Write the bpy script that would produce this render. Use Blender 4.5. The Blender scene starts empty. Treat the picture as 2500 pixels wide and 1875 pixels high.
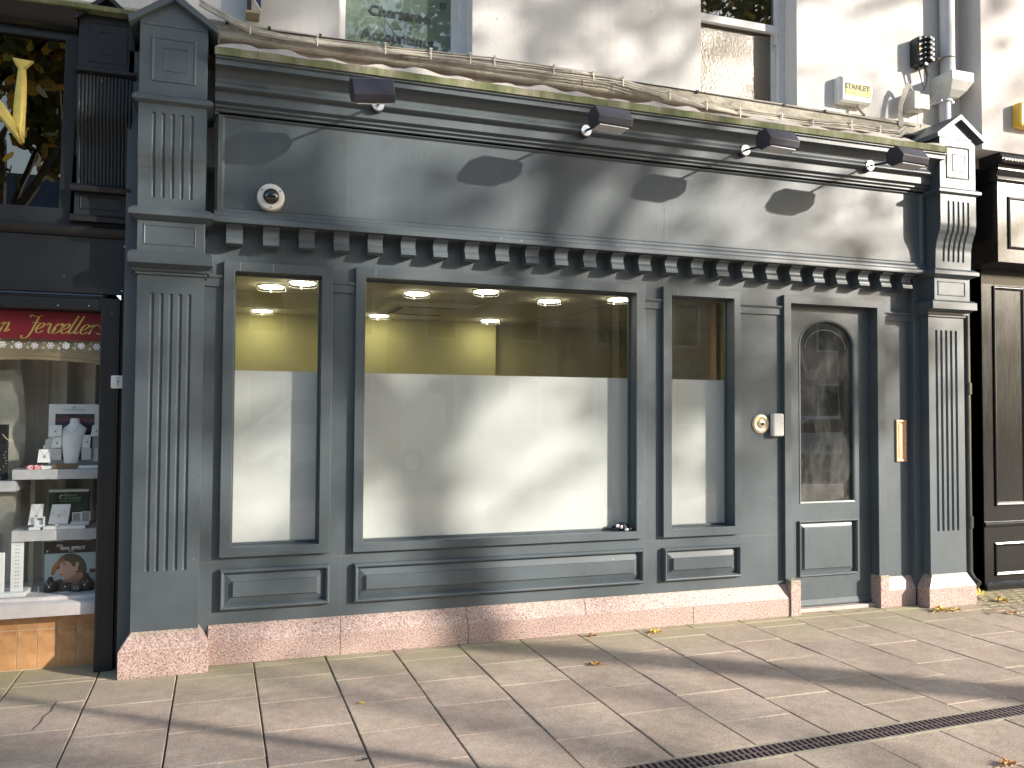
import bpy, bmesh, math, random
from mathutils import Vector, Matrix
S = bpy.context.scene
C = S.collection
rnd = random.Random(7)
# ------------------------------------------------------------------ camera
cd = bpy.data.cameras.new("camera"); cam = bpy.data.objects.new("camera", cd); C.objects.link(cam)
YAW, PIT, ROL = 0.33207, 0.03387, 0.00564
f = Vector((math.sin(YAW)*math.cos(PIT), math.cos(YAW)*math.cos(PIT), math.sin(PIT)))
r0 = Vector((math.cos(YAW), -math.sin(YAW), 0)); u0 = r0.cross(f)
r = math.cos(ROL)*r0 + math.sin(ROL)*u0; u = -math.sin(ROL)*r0 + math.cos(ROL)*u0
M = Matrix((r, u, -f)).transposed().to_4x4(); M.translation = Vector((0, -5.40, 1.5))
cam.matrix_world = M
cd.sensor_width = 36; cd.lens = 1.65916*18; cd.clip_start = 0.05; cd.clip_end = 500
S.camera = cam
NX, NY, PX = 5.90, -.12, 4.66
# ------------------------------------------------------------------ world, sun, exposure
SD = Vector((1.30, -1.0, 0.53)).normalized()          # towards the sun
el = math.asin(SD.z); az = math.atan2(SD.x, SD.y)
w = bpy.data.worlds.new("World"); S.world = w; w.use_nodes = True
nt = w.node_tree; bg = nt.nodes['Background']
sk = nt.nodes.new('ShaderNodeTexSky'); sk.sky_type = 'NISHITA'; sk.sun_disc = False
sk.sun_elevation = el; sk.sun_rotation = az; sk.air_density = 1.0; sk.dust_density = 1.5; sk.ozone_density = 1.0
nt.links.new(sk.outputs[0], bg.inputs[0]); bg.inputs[1].default_value = 0.15
sl = bpy.data.lights.new("sun", 'SUN'); sl.energy = 4.2; sl.angle = math.radians(0.85); sl.color = (1.0, 0.93, 0.84)
so = bpy.data.objects.new("sun", sl); C.objects.link(so); so.rotation_euler = SD.to_track_quat('Z', 'Y').to_euler()
S.view_settings.view_transform = 'Standard'; S.view_settings.look = 'None'
S.view_settings.exposure = 1.22; S.view_settings.gamma = 1.0
S.render.engine = 'CYCLES'
S.cycles.max_bounces = 8; S.cycles.transparent_max_bounces = 12

# ------------------------------------------------------------------ materials
def newmat(name):
    m = bpy.data.materials.new(name); m.use_nodes = True
    return m, m.node_tree, m.node_tree.nodes['Principled BSDF']
def N(t, kind, **kw):
    n = t.nodes.new(kind)
    for k, v in kw.items():
        if k in n.inputs: n.inputs[k].default_value = v
        else: setattr(n, k, v)
    return n
def L(t, a, b): t.links.new(a, b)
def ramp(t, src, stops):
    n = t.nodes.new('ShaderNodeValToRGB'); e = n.color_ramp.elements
    e[0].position, e[0].color = stops[0][0], (*stops[0][1], 1)
    e[1].position, e[1].color = stops[1][0], (*stops[1][1], 1)
    for p, c in stops[2:]:
        x = e.new(p); x.color = (*c, 1)
    L(t, src, n.inputs[0]); return n.outputs[0]
def mixc(t, fac, a, b, mode='MIX'):
    n = t.nodes.new('ShaderNodeMix'); n.data_type = 'RGBA'; n.blend_type = mode
    for s, v in ((n.inputs[0], fac), (n.inputs[6], a), (n.inputs[7], b)):
        if isinstance(v, (int, float)): s.default_value = v
        elif isinstance(v, tuple): s.default_value = (*v, 1)
        else: L(t, v, s)
    return n.outputs[2]
def noise(t, co, scale, detail=4, rough=.6, dist=0):
    n = N(t, 'ShaderNodeTexNoise', Scale=scale, Detail=detail, Roughness=rough, Distortion=dist); L(t, co, n.inputs['Vector']); return n.outputs[0]
def coords(t, scale=(1, 1, 1)):
    g = t.nodes.new('ShaderNodeTexCoord'); mp = N(t, 'ShaderNodeMapping'); mp.inputs['Scale'].default_value = scale
    L(t, g.outputs['Object'], mp.inputs[0]); return mp.outputs[0]
def bump(t, b, h, strength=.2, dist=.01, nrm=None):
    n = N(t, 'ShaderNodeBump', Strength=strength, Distance=dist); L(t, h, n.inputs['Height'])
    if nrm is not None: L(t, nrm, n.inputs['Normal'])
    L(t, n.outputs[0], b.inputs['Normal']); return n.outputs[0]
def simple(name, col, rough=.5, metal=0, var=.12, sc=12, bmp=.05, spec=.5, coat=0):
    m, t, b = newmat(name); co = coords(t); n = noise(t, co, sc, 5)
    c = ramp(t, n, [(.3, tuple(x*(1-var) for x in col)), (.7, tuple(min(1, x*(1+var)) for x in col))])
    L(t, c, b.inputs['Base Color']); b.inputs['Roughness'].default_value = rough; b.inputs['Metallic'].default_value = metal
    b.inputs['Specular IOR Level'].default_value = spec; b.inputs['Coat Weight'].default_value = coat
    if bmp: bump(t, b, noise(t, co, sc*8, 3), bmp, .003)
    return m
def paint(name, col, rough=.42, dirt=(.30, .31, .28), dirtamt=1.0, spec=.45, dust=.25):
    m, t, b = newmat(name); co = coords(t); co2 = coords(t, (6, 6, .6))
    big = noise(t, co, 1.6, 6, .65); fine = noise(t, co2, 9, 6, .7)
    c = ramp(t, big, [(.3, tuple(x*.82 for x in col)), (.7, tuple(x*1.18 for x in col))])
    grey = tuple(x*.5+.5*sum(col)/3*1.7 for x in col)
    dm = ramp(t, fine, [(.5, (0, 0, 0)), (.72, (dust*dirtamt,)*3)])
    c = mixc(t, dm, c, grey)
    # specks (droppings, chips) and hair scratches
    v = N(t, 'ShaderNodeTexVoronoi', Scale=9); L(t, co, v.inputs['Vector'])
    sp = ramp(t, v.outputs['Distance'], [(.035, (1, 1, 1)), (.065, (0, 0, 0))])
    msk = ramp(t, noise(t, co, 3.2, 2), [(.53, (0, 0, 0)), (.63, (.8*dirtamt,)*3)])
    k = mixc(t, 1.0, sp, msk, 'MULTIPLY')
    c = mixc(t, k, c, dirt)
    v2 = N(t, 'ShaderNodeTexVoronoi', Scale=2.3, feature='DISTANCE_TO_EDGE'); L(t, coords(t, (3, 3, .8)), v2.inputs['Vector'])
    sc = ramp(t, v2.outputs['Distance'], [(.0006, (1, 1, 1)), (.0025, (0, 0, 0))])
    msk2 = ramp(t, noise(t, co, 2.1, 3), [(.55, (0, 0, 0)), (.68, (.45*dirtamt,)*3)])
    c = mixc(t, mixc(t, 1.0, sc, msk2, 'MULTIPLY'), c, dirt)
    L(t, c, b.inputs['Base Color'])
    rr = N(t, 'ShaderNodeMapRange'); rr.inputs['To Min'].default_value = rough-.06; rr.inputs['To Max'].default_value = rough+.1
    L(t, fine, rr.inputs['Value']); L(t, rr.outputs[0], b.inputs['Roughness'])
    b.inputs['Specular IOR Level'].default_value = spec
    bump(t, b, noise(t, coords(t, (14, 14, 3)), 10, 4), .12, .004)
    return m
def glass(name, tint=(1, 1, 1), refl=1.0, rough=0.0, bmp=0, bsc=60, dirt=0.0, ior=1.5):
    m = bpy.data.materials.new(name); m.use_nodes = True; t = m.node_tree; t.nodes.clear()
    out = t.nodes.new('ShaderNodeOutputMaterial'); tr = N(t, 'ShaderNodeBsdfTransparent'); tr.inputs[0].default_value = (*tint, 1)
    gl = N(t, 'ShaderNodeBsdfGlossy', Roughness=rough); fr = N(t, 'ShaderNodeFresnel', IOR=ior); mx = t.nodes.new('ShaderNodeMixShader')
    mul = N(t, 'ShaderNodeMath', operation='MULTIPLY'); mul.inputs[1].default_value = refl; mul.use_clamp = True
    ge = t.nodes.new('ShaderNodeNewGeometry'); im = N(t, 'ShaderNodeMapRange'); im.inputs['To Min'].default_value = ior; im.inputs['To Max'].default_value = 1/ior
    L(t, ge.outputs['Backfacing'], im.inputs['Value']); L(t, im.outputs[0], fr.inputs['IOR'])
    L(t, fr.outputs[0], mul.inputs[0]); L(t, mul.outputs[0], mx.inputs[0]); L(t, tr.outputs[0], mx.inputs[1]); L(t, gl.outputs[0], mx.inputs[2])
    co = coords(t); last = mx.outputs[0]
    if bmp:
        bn = N(t, 'ShaderNodeBump', Strength=bmp, Distance=.004); L(t, noise(t, co, bsc, 2), bn.inputs['Height']); L(t, bn.outputs[0], gl.inputs['Normal']); L(t, bn.outputs[0], fr.inputs['Normal'])
    if dirt:
        df = N(t, 'ShaderNodeBsdfDiffuse'); df.inputs[0].default_value = (.5, .5, .47, 1); m2 = t.nodes.new('ShaderNodeMixShader')
        dd = ramp(t, noise(t, coords(t, (1, 1, .5)), 7, 8, .75, .4), [(.42, (dirt*.15,)*3), (.75, (dirt,)*3)])
        L(t, dd, m2.inputs[0]); L(t, last, m2.inputs[1]); L(t, df.outputs[0], m2.inputs[2]); last = m2.outputs[0]
    L(t, last, out.inputs[0]); return m
def emis(name, col, s):
    m, t, b = newmat(name); b.inputs['Emission Color'].default_value = (*col, 1); b.inputs['Emission Strength'].default_value = s; b.inputs['Base Color'].default_value = (.8, .8, .7, 1); return m
def translucent(name, col, amt=.4):
    m = bpy.data.materials.new(name); m.use_nodes = True; t = m.node_tree; t.nodes.clear()
    out = t.nodes.new('ShaderNodeOutputMaterial'); d = N(t, 'ShaderNodeBsdfDiffuse'); tl = N(t, 'ShaderNodeBsdfTranslucent'); mx = t.nodes.new('ShaderNodeMixShader'); mx.inputs[0].default_value = amt
    co = coords(t); c = ramp(t, noise(t, co, 2, 4), [(.3, tuple(x*.94 for x in col)), (.7, col)])
    L(t, c, d.inputs[0]); L(t, c, tl.inputs[0]); L(t, d.outputs[0], mx.inputs[1]); L(t, tl.outputs[0], mx.inputs[2]); L(t, mx.outputs[0], out.inputs[0]); return m

m_paint = paint('grey_green_paint', (.078, .096, .106), .38)
m_paint_edge = m_paint
m_black = paint('black_gloss_paint', (.013, .014, .016), .40, dirtamt=.7, dust=.12)
m_blackgloss = paint('black_high_gloss_paint', (.010, .010, .010), .20, dirtamt=.4, dust=.04, spec=.4)
m_glass = glass('shop_glass', (.975, .975, .97), 1.2, dirt=.03)
m_doorglass = glass('door_glass', (.40, .42, .41), 3.2, dirt=.20)
m_upglass = glass('tinted_upper_glass', (.88, .92, .89), 2.0, bmp=.04, bsc=3)
m_darkglass = glass('dark_upper_glass', (.4, .42, .42), 4.0, bmp=.04, bsc=3)
m_signglass = glass('sign_glass', (.03, .03, .035), 4.2, ior=1.5, bmp=.02, bsc=2)
m_jewglass = glass('jeweller_glass', (.97, .975, .97), .35)
m_film = translucent('frosted_window_film', (.78, .82, .80), .28)
m_granite = None
def granite():
    m, t, b = newmat('red_granite'); co = coords(t)
    v = N(t, 'ShaderNodeTexVoronoi', Scale=130); L(t, co, v.inputs['Vector'])
    n1 = noise(t, co, 100, 6, .7); n2 = noise(t, co, 2.5, 4)
    c = ramp(t, n1, [(.36, (.13, .09, .08)), (.45, (.34, .22, .19)), (.54, (.52, .375, .325)), (.70, (.64, .52, .47))])
    vd = ramp(t, v.outputs['Distance'], [(.25, (.55, .5, .48)), (.6, (1.1, 1.05, 1.0))])
    c2 = mixc(t, .6, c, vd, 'MULTIPLY')
    c2 = mixc(t, .6, c2, ramp(t, n2, [(.3, (.75, .72, .68)), (.7, (1, 1, 1))]), 'MULTIPLY')
    hs = N(t, 'ShaderNodeHueSaturation', Saturation=.85, Value=1.0); L(t, c2, hs.inputs['Color'])
    # green algae near the ground edge
    sep = t.nodes.new('ShaderNodeSeparateXYZ'); g = t.nodes.new('ShaderNodeTexCoord'); L(t, g.outputs['Object'], sep.inputs[0])
    zz = ramp(t, sep.outputs[2], [(.215, (0, 0, 0)), (.235, (.55,)*3)])
    cc = mixc(t, mixc(t, 1.0, zz, ramp(t, n2, [(.4, (.3,)*3), (.6, (1,)*3)]), 'MULTIPLY'), hs.outputs[0], (.20, .24, .13))
    L(t, cc, b.inputs['Base Color']); b.inputs['Roughness'].default_value = .5
    bump(t, b, n1, .4, .003); return m
m_granite = granite()
def render_wall(name, col):
    m, t, b = newmat(name); co = coords(t); n1 = noise(t, co, 1.2, 6); st = noise(t, coords(t, (5, 5, .5)), 3, 6)
    c = ramp(t, n1, [(.3, tuple(x*.9 for x in col)), (.7, col)]); c = mixc(t, ramp(t, st, [(.5, (0, 0, 0)), (.85, (.35,)*3)]), c, (.45, .42, .38))
    v = N(t, 'ShaderNodeTexVoronoi', Scale=5); L(t, co, v.inputs['Vector'])
    c = mixc(t, ramp(t, v.outputs['Distance'], [(.02, (.7,)*3), (.05, (0, 0, 0))]), c, (.3, .28, .24))
    L(t, c, b.inputs['Base Color']); b.inputs['Roughness'].default_value = .8; bump(t, b, noise(t, co, 45, 5), .35, .006); return m
m_wall = render_wall('white_painted_render', (.66, .645, .62))
m_wall2 = render_wall('offwhite_painted_render', (.60, .565, .545))
def band():
    m, t, b = newmat('weathered_cream_render'); co = coords(t); n1 = noise(t, coords(t, (2, 2, 6)), 3, 8, .7)
    c = ramp(t, n1, [(.3, (.17, .155, .115)), (.5, (.38, .35, .28)), (.7, (.52, .48, .42))]); L(t, c, b.inputs['Base Color'])
    b.inputs['Roughness'].default_value = .9; bump(t, b, noise(t, co, 30, 6), .6, .01); return m
m_band = band()
m_taupe = simple('shaded_plaster', (.33, .28, .23), .9, var=.25, sc=5, bmp=.4)  # plaster under the sill band, darkened to paint in its shade
def moss():
    m, t, b = newmat('mossy_lead_gutter'); co = coords(t); n1 = noise(t, coords(t, (1.2, 1, .3)), 5, 8, .75)
    c = ramp(t, n1, [(.34, (.075, .095, .035)), (.48, (.15, .165, .075)), (.6, (.26, .245, .17)), (.74, (.38, .35, .29))]); L(t, c, b.inputs['Base Color'])
    b.inputs['Roughness'].default_value = .85; bump(t, b, noise(t, co, 40, 6), .6, .006); return m
m_moss = moss()
m_lead = simple('pale_lead_flashing', (.45, .41, .37), .75, var=.2, sc=9, bmp=.4)
def slab():
    m, t, b = newmat('concrete_paving'); co = coords(t)
    at = t.nodes.new('ShaderNodeAttribute'); at.attribute_name = 'tone'
    n1 = noise(t, co, 2.2, 7, .65); n2 = noise(t, co, 95, 4, .85); n3 = noise(t, co, 14, 6, .7)
    c = ramp(t, n1, [(.3, (.36, .285, .23)), (.5, (.455, .365, .295)), (.7, (.53, .44, .36))])
    c = mixc(t, .9, c, ramp(t, n2, [(.34, (.55, .53, .52)), (.62, (1.2, 1.18, 1.16))]), 'MULTIPLY')
    c = mixc(t, .6, c, ramp(t, n3, [(.35, (.72, .70, .68)), (.6, (1.05, 1.05, 1.05))]), 'MULTIPLY')
    c = mixc(t, .8, c, at.outputs['Color'], 'MULTIPLY')
    sep = t.nodes.new('ShaderNodeSeparateXYZ'); g = t.nodes.new('ShaderNodeTexCoord'); L(t, g.outputs['Object'], sep.inputs[0])
    mr = N(t, 'ShaderNodeMapRange'); mr.inputs[1].default_value = -.75; mr.inputs[2].default_value = -.08; L(t, sep.outputs[1], mr.inputs[0])
    k = mixc(t, 1.0, mr.outputs[0], ramp(t, n1, [(.36, (.15,)*3), (.6, (.75,)*3)]), 'MULTIPLY')
    c = mixc(t, k, c, (.29, .28, .15))
    L(t, c, b.inputs['Base Color']); b.inputs['Roughness'].default_value = .85; bump(t, b, n2, .6, .003); return m
m_slab = slab()
m_joint = simple('sandy_joint', (.085, .07, .055), .95, var=.4, sc=30, bmp=.4)
m_asphalt = simple('asphalt', (.05, .05, .052), .9, sc=40, bmp=.4)
m_drain = simple('drain_metal', (.15, .115, .11), .6, .3, var=.3, sc=30)
m_drainedge = simple('drain_edge_concrete', (.30, .275, .21), .85, var=.25, sc=20, bmp=.3)
m_dark = simple('dark_void', (.01, .01, .01), .9, bmp=0)
m_white = simple('white_plastic', (.70, .70, .66), .35, var=.05, bmp=0)
m_sash = simple('white_sash_paint', (.66, .66, .66), .5, var=.08, bmp=.1)
m_lampm = simple('anodised_dark_metal', (.045, .045, .06), .45, .2, var=.1, bmp=0)
m_chrome = simple('brushed_steel', (.8, .8, .78), .3, .9, var=.05, bmp=0)
m_brass = simple('brass', (.85, .72, .48), .35, .6, var=.12, sc=40, bmp=.05)
m_copper = simple('copper_letter_plate', (.80, .42, .26), .38, .7, var=.12, sc=40, bmp=.05)
m_gold = simple('gold_leaf', (.78, .60, .16), .38, .35, var=.12, sc=20, bmp=.1)
m_ceil = simple('ceiling_tile', (.66, .61, .48), .8, var=.06, sc=4, bmp=0)
m_yellow = simple('olive_yellow_wall_paint', (.42, .39, .17), .8, var=.08, sc=2, bmp=0)
m_floor = simple('interior_carpet', (.12, .11, .09), .9, var=.1)
m_lamp = emis('ceiling_lamp_glow', (1, .94, .68), 20)
m_cable = simple('grey_cable', (.36, .32, .25), .6, var=.2, sc=15, bmp=0)
m_cablew = simple('pale_cable', (.55, .52, .45), .6, var=.2, sc=15, bmp=0)
m_cableb = simple('black_cable', (.02, .02, .02), .6, bmp=0)
m_pipe = simple('grey_downpipe', (.55, .55, .56), .45, var=.08, sc=6, bmp=.1)
m_hopper = simple('pale_hopper', (.62, .62, .58), .5, var=.12, sc=8, bmp=.1)
m_pipeblk = simple('black_downpipe', (.016, .02, .02), .3, var=.2, sc=8, bmp=.1)
m_jb = simple('beige_box_plastic', (.50, .48, .42), .5, var=.12, bmp=0)
m_closure = simple('black_rubber', (.012, .018, .018), .4, bmp=.2, sc=20)
m_yel = simple('yellow_plastic', (.75, .48, .06), .4, var=.1, bmp=0)
m_sticker = simple('pale_yellow_sticker', (.40, .345, .055), .5, var=.05, bmp=0)
m_ink = simple('black_ink', (.03, .03, .03), .6, bmp=0)
m_inkgrey = simple('grey_print', (.30, .32, .31), .6, bmp=0)
m_navy = simple('navy_enamel', (.03, .03, .10), .4, bmp=0)
m_tan = simple('tan_pelmet_board', (.40, .33, .20), .7, var=.06, sc=3, bmp=0)
m_tan2 = simple('tan_pelmet_board_edge', (.30, .24, .14), .7, var=.06, sc=3, bmp=0)
m_red = simple('red_banner_vinyl', (.25, .008, .018), .5, var=.12, sc=3, bmp=0)
m_curtain = simple('taupe_curtain', (.62, .58, .50), .9, var=.15, sc=4, bmp=.1)
m_shelf = simple('pale_suede_shelf', (.50, .50, .50), .8, var=.12, sc=16, bmp=.1)
m_card = simple('white_display_card', (.82, .83, .81), .6, var=.04, bmp=0)
m_cardsh = simple('display_card_pale', (.55, .56, .56), .6, var=.04, bmp=0)
m_poster_blk = simple('poster_black', (.01, .01, .012), .75, bmp=0)
m_tile = None
def tilemat():
    m, t, b = newmat('glazed_terracotta'); co = coords(t); n1 = noise(t, coords(t, (1, 1, 1.5)), 9, 4)
    c = ramp(t, n1, [(.3, (.34, .17, .07)), (.55, (.50, .27, .12)), (.75, (.60, .36, .18))]); L(t, c, b.inputs['Base Color']); b.inputs['Roughness'].default_value = .3; return m
m_tile = tilemat()
m_grout = simple('tile_grout', (.45, .36, .24), .9, bmp=0)
m_bark = simple('bark', (.10, .085, .065), .9, var=.4, sc=9, bmp=.6)
m_leafg = simple('leaf_olive', (.12, .13, .03), .6, var=.4, sc=1.2, bmp=0)
m_leaf = simple('leaf_yellow', (.62, .42, .07), .6, var=.35, sc=30, bmp=.1)
m_leafb = simple('leaf_brown', (.42, .20, .06), .7, var=.35, sc=30, bmp=.1)
m_brick = simple('painted_brick', (.42, .34, .28), .9, var=.15, sc=3, bmp=.2)
m_stonew = simple('pale_stone', (.5, .47, .42), .9, var=.1, sc=3, bmp=.2)
m_slate = simple('roof_slate', (.08, .085, .1), .7, sc=9)
m_windark = simple('dark_window_glass', (.02, .025, .03), .1, bmp=0)
m_van = simple('white_van_paint', (.75, .76, .78), .25, var=.03, bmp=0)
m_tyre = simple('tyre_rubber', (.02, .02, .02), .8)
m_smoke = glass('smoked_dome', (.10, .09, .12), 2.5)

# ------------------------------------------------------------------ mesh builder
class MB:
    def __init__(s): s.v = []; s.f = []; s.mi = []; s.cur = 0
    def add(s, vs, fs):
        o = len(s.v); s.v += [tuple(p) for p in vs]; s.f += [tuple(i+o for i in q) for q in fs]; s.mi += [s.cur]*len(fs); return s
    def box(s, x0, x1, y0, y1, z0, z1):
        return s.add([(x, y, z) for x in (x0, x1) for y in (y0, y1) for z in (z0, z1)],
                     [(0, 1, 3, 2), (4, 6, 7, 5), (0, 4, 5, 1), (2, 3, 7, 6), (0, 2, 6, 4), (1, 5, 7, 3)])
    def frus(s, b, t, z0, z1):      # b,t = x0,x1,y0,y1
        vs = [(b[0], b[2], z0), (b[1], b[2], z0), (b[1], b[3], z0), (b[0], b[3], z0), (t[0], t[2], z1), (t[1], t[2], z1), (t[1], t[3], z1), (t[0], t[3], z1)]
        return s.add(vs, [(3, 2, 1, 0), (4, 5, 6, 7), (0, 1, 5, 4), (1, 2, 6, 5), (2, 3, 7, 6), (3, 0, 4, 7)])
    def prism(s, prof, a, b, axis='x'):   # prof = [(y,z)] for x, [(x,z)] for y, [(x,y)] for z
        n = len(prof)
        def P(p, k): return {'x': (k, p[0], p[1]), 'y': (p[0], k, p[1]), 'z': (p[0], p[1], k)}[axis]
        return s.add([P(p, a) for p in prof] + [P(p, b) for p in prof],
                     [tuple(range(n)), tuple(range(2*n-1, n-1, -1))] + [(i, n+i, n+(i+1) % n, (i+1) % n) for i in range(n)])
    def nested(s, x0, x1, z0, z1, steps, cap=True):
        rings = []
        for ins, y in steps: rings.append([(x0+ins, y, z0+ins), (x1-ins, y, z0+ins), (x1-ins, y, z1-ins), (x0+ins, y, z1-ins)])
        vs = [p for q in rings for p in q]; fs = []
        for k in range(len(rings)-1):
            for i in range(4): fs.append((4*k+i, 4*k+(i+1) % 4, 4*k+4+(i+1) % 4, 4*k+4+i))
        if cap: fs.append(tuple(4*(len(rings)-1)+i for i in range(4)))
        return s.add(vs, fs)
    def ring(s, o, i, y0, y1):    # rectangular frame, o,i = x0,x1,z0,z1
        O = [(o[0], o[2]), (o[1], o[2]), (o[1], o[3]), (o[0], o[3])]; I = [(i[0], i[2]), (i[1], i[2]), (i[1], i[3]), (i[0], i[3])]
        vs = [(x, y0, z) for x, z in O+I] + [(x, y1, z) for x, z in O+I]; fs = []
        for k in range(4):
            j = (k+1) % 4; fs += [(k, j, 4+j, 4+k), (8+j, 8+k, 12+k, 12+j), (k, 8+k, 8+j, j), (4+j, 12+j, 12+k, 4+k)]
        return s.add(vs, fs)
    def tube(s, pts, rad, seg=8, closed=False):
        pts = [Vector(p) for p in pts]; rs = rad if isinstance(rad, (list, tuple)) else [rad]*len(pts); vs = []; fs = []
        nrm = None
        for k, p in enumerate(pts):
            d = (pts[min(k+1, len(pts)-1)] - pts[max(k-1, 0)]); d = d.normalized() if d.length > 1e-9 else Vector((0, 0, 1))
            if nrm is None: nrm = d.orthogonal().normalized()
            else:
                nrm = nrm - d*nrm.dot(d); nrm = nrm.normalized() if nrm.length > 1e-6 else d.orthogonal().normalized()
            b = d.cross(nrm)
            for i in range(seg):
                a = 2*math.pi*i/seg; vs.append(p + (nrm*math.cos(a)+b*math.sin(a))*rs[k])
        for k in range(len(pts)-1):
            for i in range(seg): fs.append((k*seg+i, k*seg+(i+1) % seg, (k+1)*seg+(i+1) % seg, (k+1)*seg+i))
        fs.append(tuple(range(seg-1, -1, -1))); fs.append(tuple((len(pts)-1)*seg+i for i in range(seg)))
        return s.add(vs, fs)
    def lathe(s, prof, c, axis='z', seg=24):     # prof=[(r,h)]
        vs = []; fs = []; n = len(prof)
        for r_, h in prof:
            for i in range(seg):
                a = 2*math.pi*i/seg; x, y = r_*math.cos(a), r_*math.sin(a)
                vs.append({'z': (c[0]+x, c[1]+y, c[2]+h), 'y': (c[0]+x, c[1]+h, c[2]+y), 'x': (c[0]+h, c[1]+x, c[2]+y)}[axis])
        for k in range(n-1):
            for i in range(seg): fs.append((k*seg+i, k*seg+(i+1) % seg, (k+1)*seg+(i+1) % seg, (k+1)*seg+i))
        fs.append(tuple(range(seg))); fs.append(tuple((n-1)*seg+i for i in range(seg)))
        return s.add(vs, fs)
    def poly(s, pts, y, th=.002):     # flat shape in xz, thickness towards +y
        return s.prism(pts, y, y+th, 'y')
    def build(s, name, mat, parent=None, bevel=0, smooth=False, loc=None):
        me = bpy.data.meshes.new(name); me.from_pydata(s.v, [], s.f)
        for mm in (mat if isinstance(mat, list) else [mat]): me.materials.append(mm)
        if isinstance(mat, list): me.polygons.foreach_set('material_index', s.mi)
        bm = bmesh.new(); bm.from_mesh(me); bmesh.ops.remove_doubles(bm, verts=bm.verts, dist=1e-6)
        bmesh.ops.recalc_face_normals(bm, faces=bm.faces); bm.to_mesh(me); bm.free()
        if smooth:
            me.polygons.foreach_set('use_smooth', [True]*len(me.polygons)); me.set_sharp_from_angle(angle=math.radians(38))
        o = bpy.data.objects.new(name, me); C.objects.link(o)
        if parent is not None: o.parent = parent; o.matrix_parent_inverse = Matrix.Translation(-world_loc(parent))
        if bevel:
            b = o.modifiers.new('bevel', 'BEVEL'); b.width = bevel; b.segments = 2; b.limit_method = 'ANGLE'; b.angle_limit = math.radians(40)
        return o
def pieces(name, mat, parent, boxes, bevel=0):
    for b in boxes: MB().box(*b).build(name, mat, parent, bevel)
def world_loc(o):
    v = Vector(o.location)
    while o.parent is not None: v = v + o.matrix_parent_inverse.translation; o = o.parent; v = v + Vector(o.location)
    return v
def tag(o, label=None, cat=None, group=None, kind=None):
    for k, v in (('label', label), ('category', cat), ('group', group), ('kind', kind)):
        if v: o[k] = v
    return o
def thing(name, label, cat, loc=(0, 0, 0), group=None):
    o = bpy.data.objects.new(name, None); C.objects.link(o); o.location = loc; o.empty_display_size = .1
    return tag(o, label, cat, group)
def plate(mask_x, mask_z, holes, y0, y1):
    """rectangular board in xz with rectangular holes"""
    mb = MB(); xs = sorted(set(mask_x + [v for h in holes for v in h[:2]])); zs = sorted(set(mask_z + [v for h in holes for v in h[2:]]))
    def solid(i, j):
        if i < 0 or j < 0 or i >= len(xs)-1 or j >= len(zs)-1: return False
        cx, cz = (xs[i]+xs[i+1])/2, (zs[j]+zs[j+1])/2
        return not any(h[0] < cx < h[1] and h[2] < cz < h[3] for h in holes)
    for i in range(len(xs)-1):
        for j in range(len(zs)-1):
            if not solid(i, j): continue
            a, b, c_, d = xs[i], xs[i+1], zs[j], zs[j+1]
            mb.add([(a, y0, c_), (b, y0, c_), (b, y0, d), (a, y0, d)], [(0, 1, 2, 3)]); mb.add([(a, y1, c_), (b, y1, c_), (b, y1, d), (a, y1, d)], [(3, 2, 1, 0)])
            if not solid(i-1, j): mb.add([(a, y0, c_), (a, y1, c_), (a, y1, d), (a, y0, d)], [(0, 1, 2, 3)])
            if not solid(i+1, j): mb.add([(b, y0, c_), (b, y1, c_), (b, y1, d), (b, y0, d)], [(3, 2, 1, 0)])
            if not solid(i, j-1): mb.add([(a, y0, c_), (b, y0, c_), (b, y1, c_), (a, y1, c_)], [(0, 1, 2, 3)])
            if not solid(i, j+1): mb.add([(a, y0, d), (b, y0, d), (b, y1, d), (a, y1, d)], [(3, 2, 1, 0)])
    return mb
def fluted(x0, x1, zs, yf, yb, centres, hw, dep, fz0, fz1, reed=False):
    xs = {x0, x1}
    for c in centres:
        for k in range(-4, 5): xs.add(c+hw*k/4)
    xs = sorted(xs); zz = set(zs)
    if not reed:
        for k in range(5): zz.add(fz0+hw*k/4); zz.add(fz1-hw*k/4)
    zz.update((fz0, fz1)); zz = sorted(zz); mb = MB(); vs = []; nx = len(xs)
    for z in zz:
        for x in xs:
            d = 0
            if fz0 <= z <= fz1:
                for c in centres:
                    q = abs(x-c)
                    if q < hw:
                        ez = min(1, min(z-fz0, fz1-z)/hw) if not reed else 1
                        e = hw*math.sqrt(max(0, 1-(1-ez)**2)) if not reed else hw
                        if e > 0 and q < e: d = math.sqrt(max(0, 1-(q/e)**2))*dep*(e/hw)
            vs.append((x, yf(z)+(d if not reed else -d), z))
    fs = [(j*nx+i, j*nx+i+1, (j+1)*nx+i+1, (j+1)*nx+i) for j in range(len(zz)-1) for i in range(nx-1)]
    nb = len(vs)
    for z in zz: vs += [(x0, yb, z), (x1, yb, z)]
    for j in range(len(zz)-1):
        fs += [(j*nx, (j+1)*nx, nb+2*j+2, nb+2*j), (j*nx+nx-1, nb+2*j+1, nb+2*j+3, (j+1)*nx+nx-1)]
    fs.append(tuple(range(nx-1, -1, -1))+(nb, nb+1)); t_ = (len(zz)-1)
    fs.append(tuple(t_*nx+i for i in range(nx))+(nb+2*t_+1, nb+2*t_))
    return mb.add(vs, fs)
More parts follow.
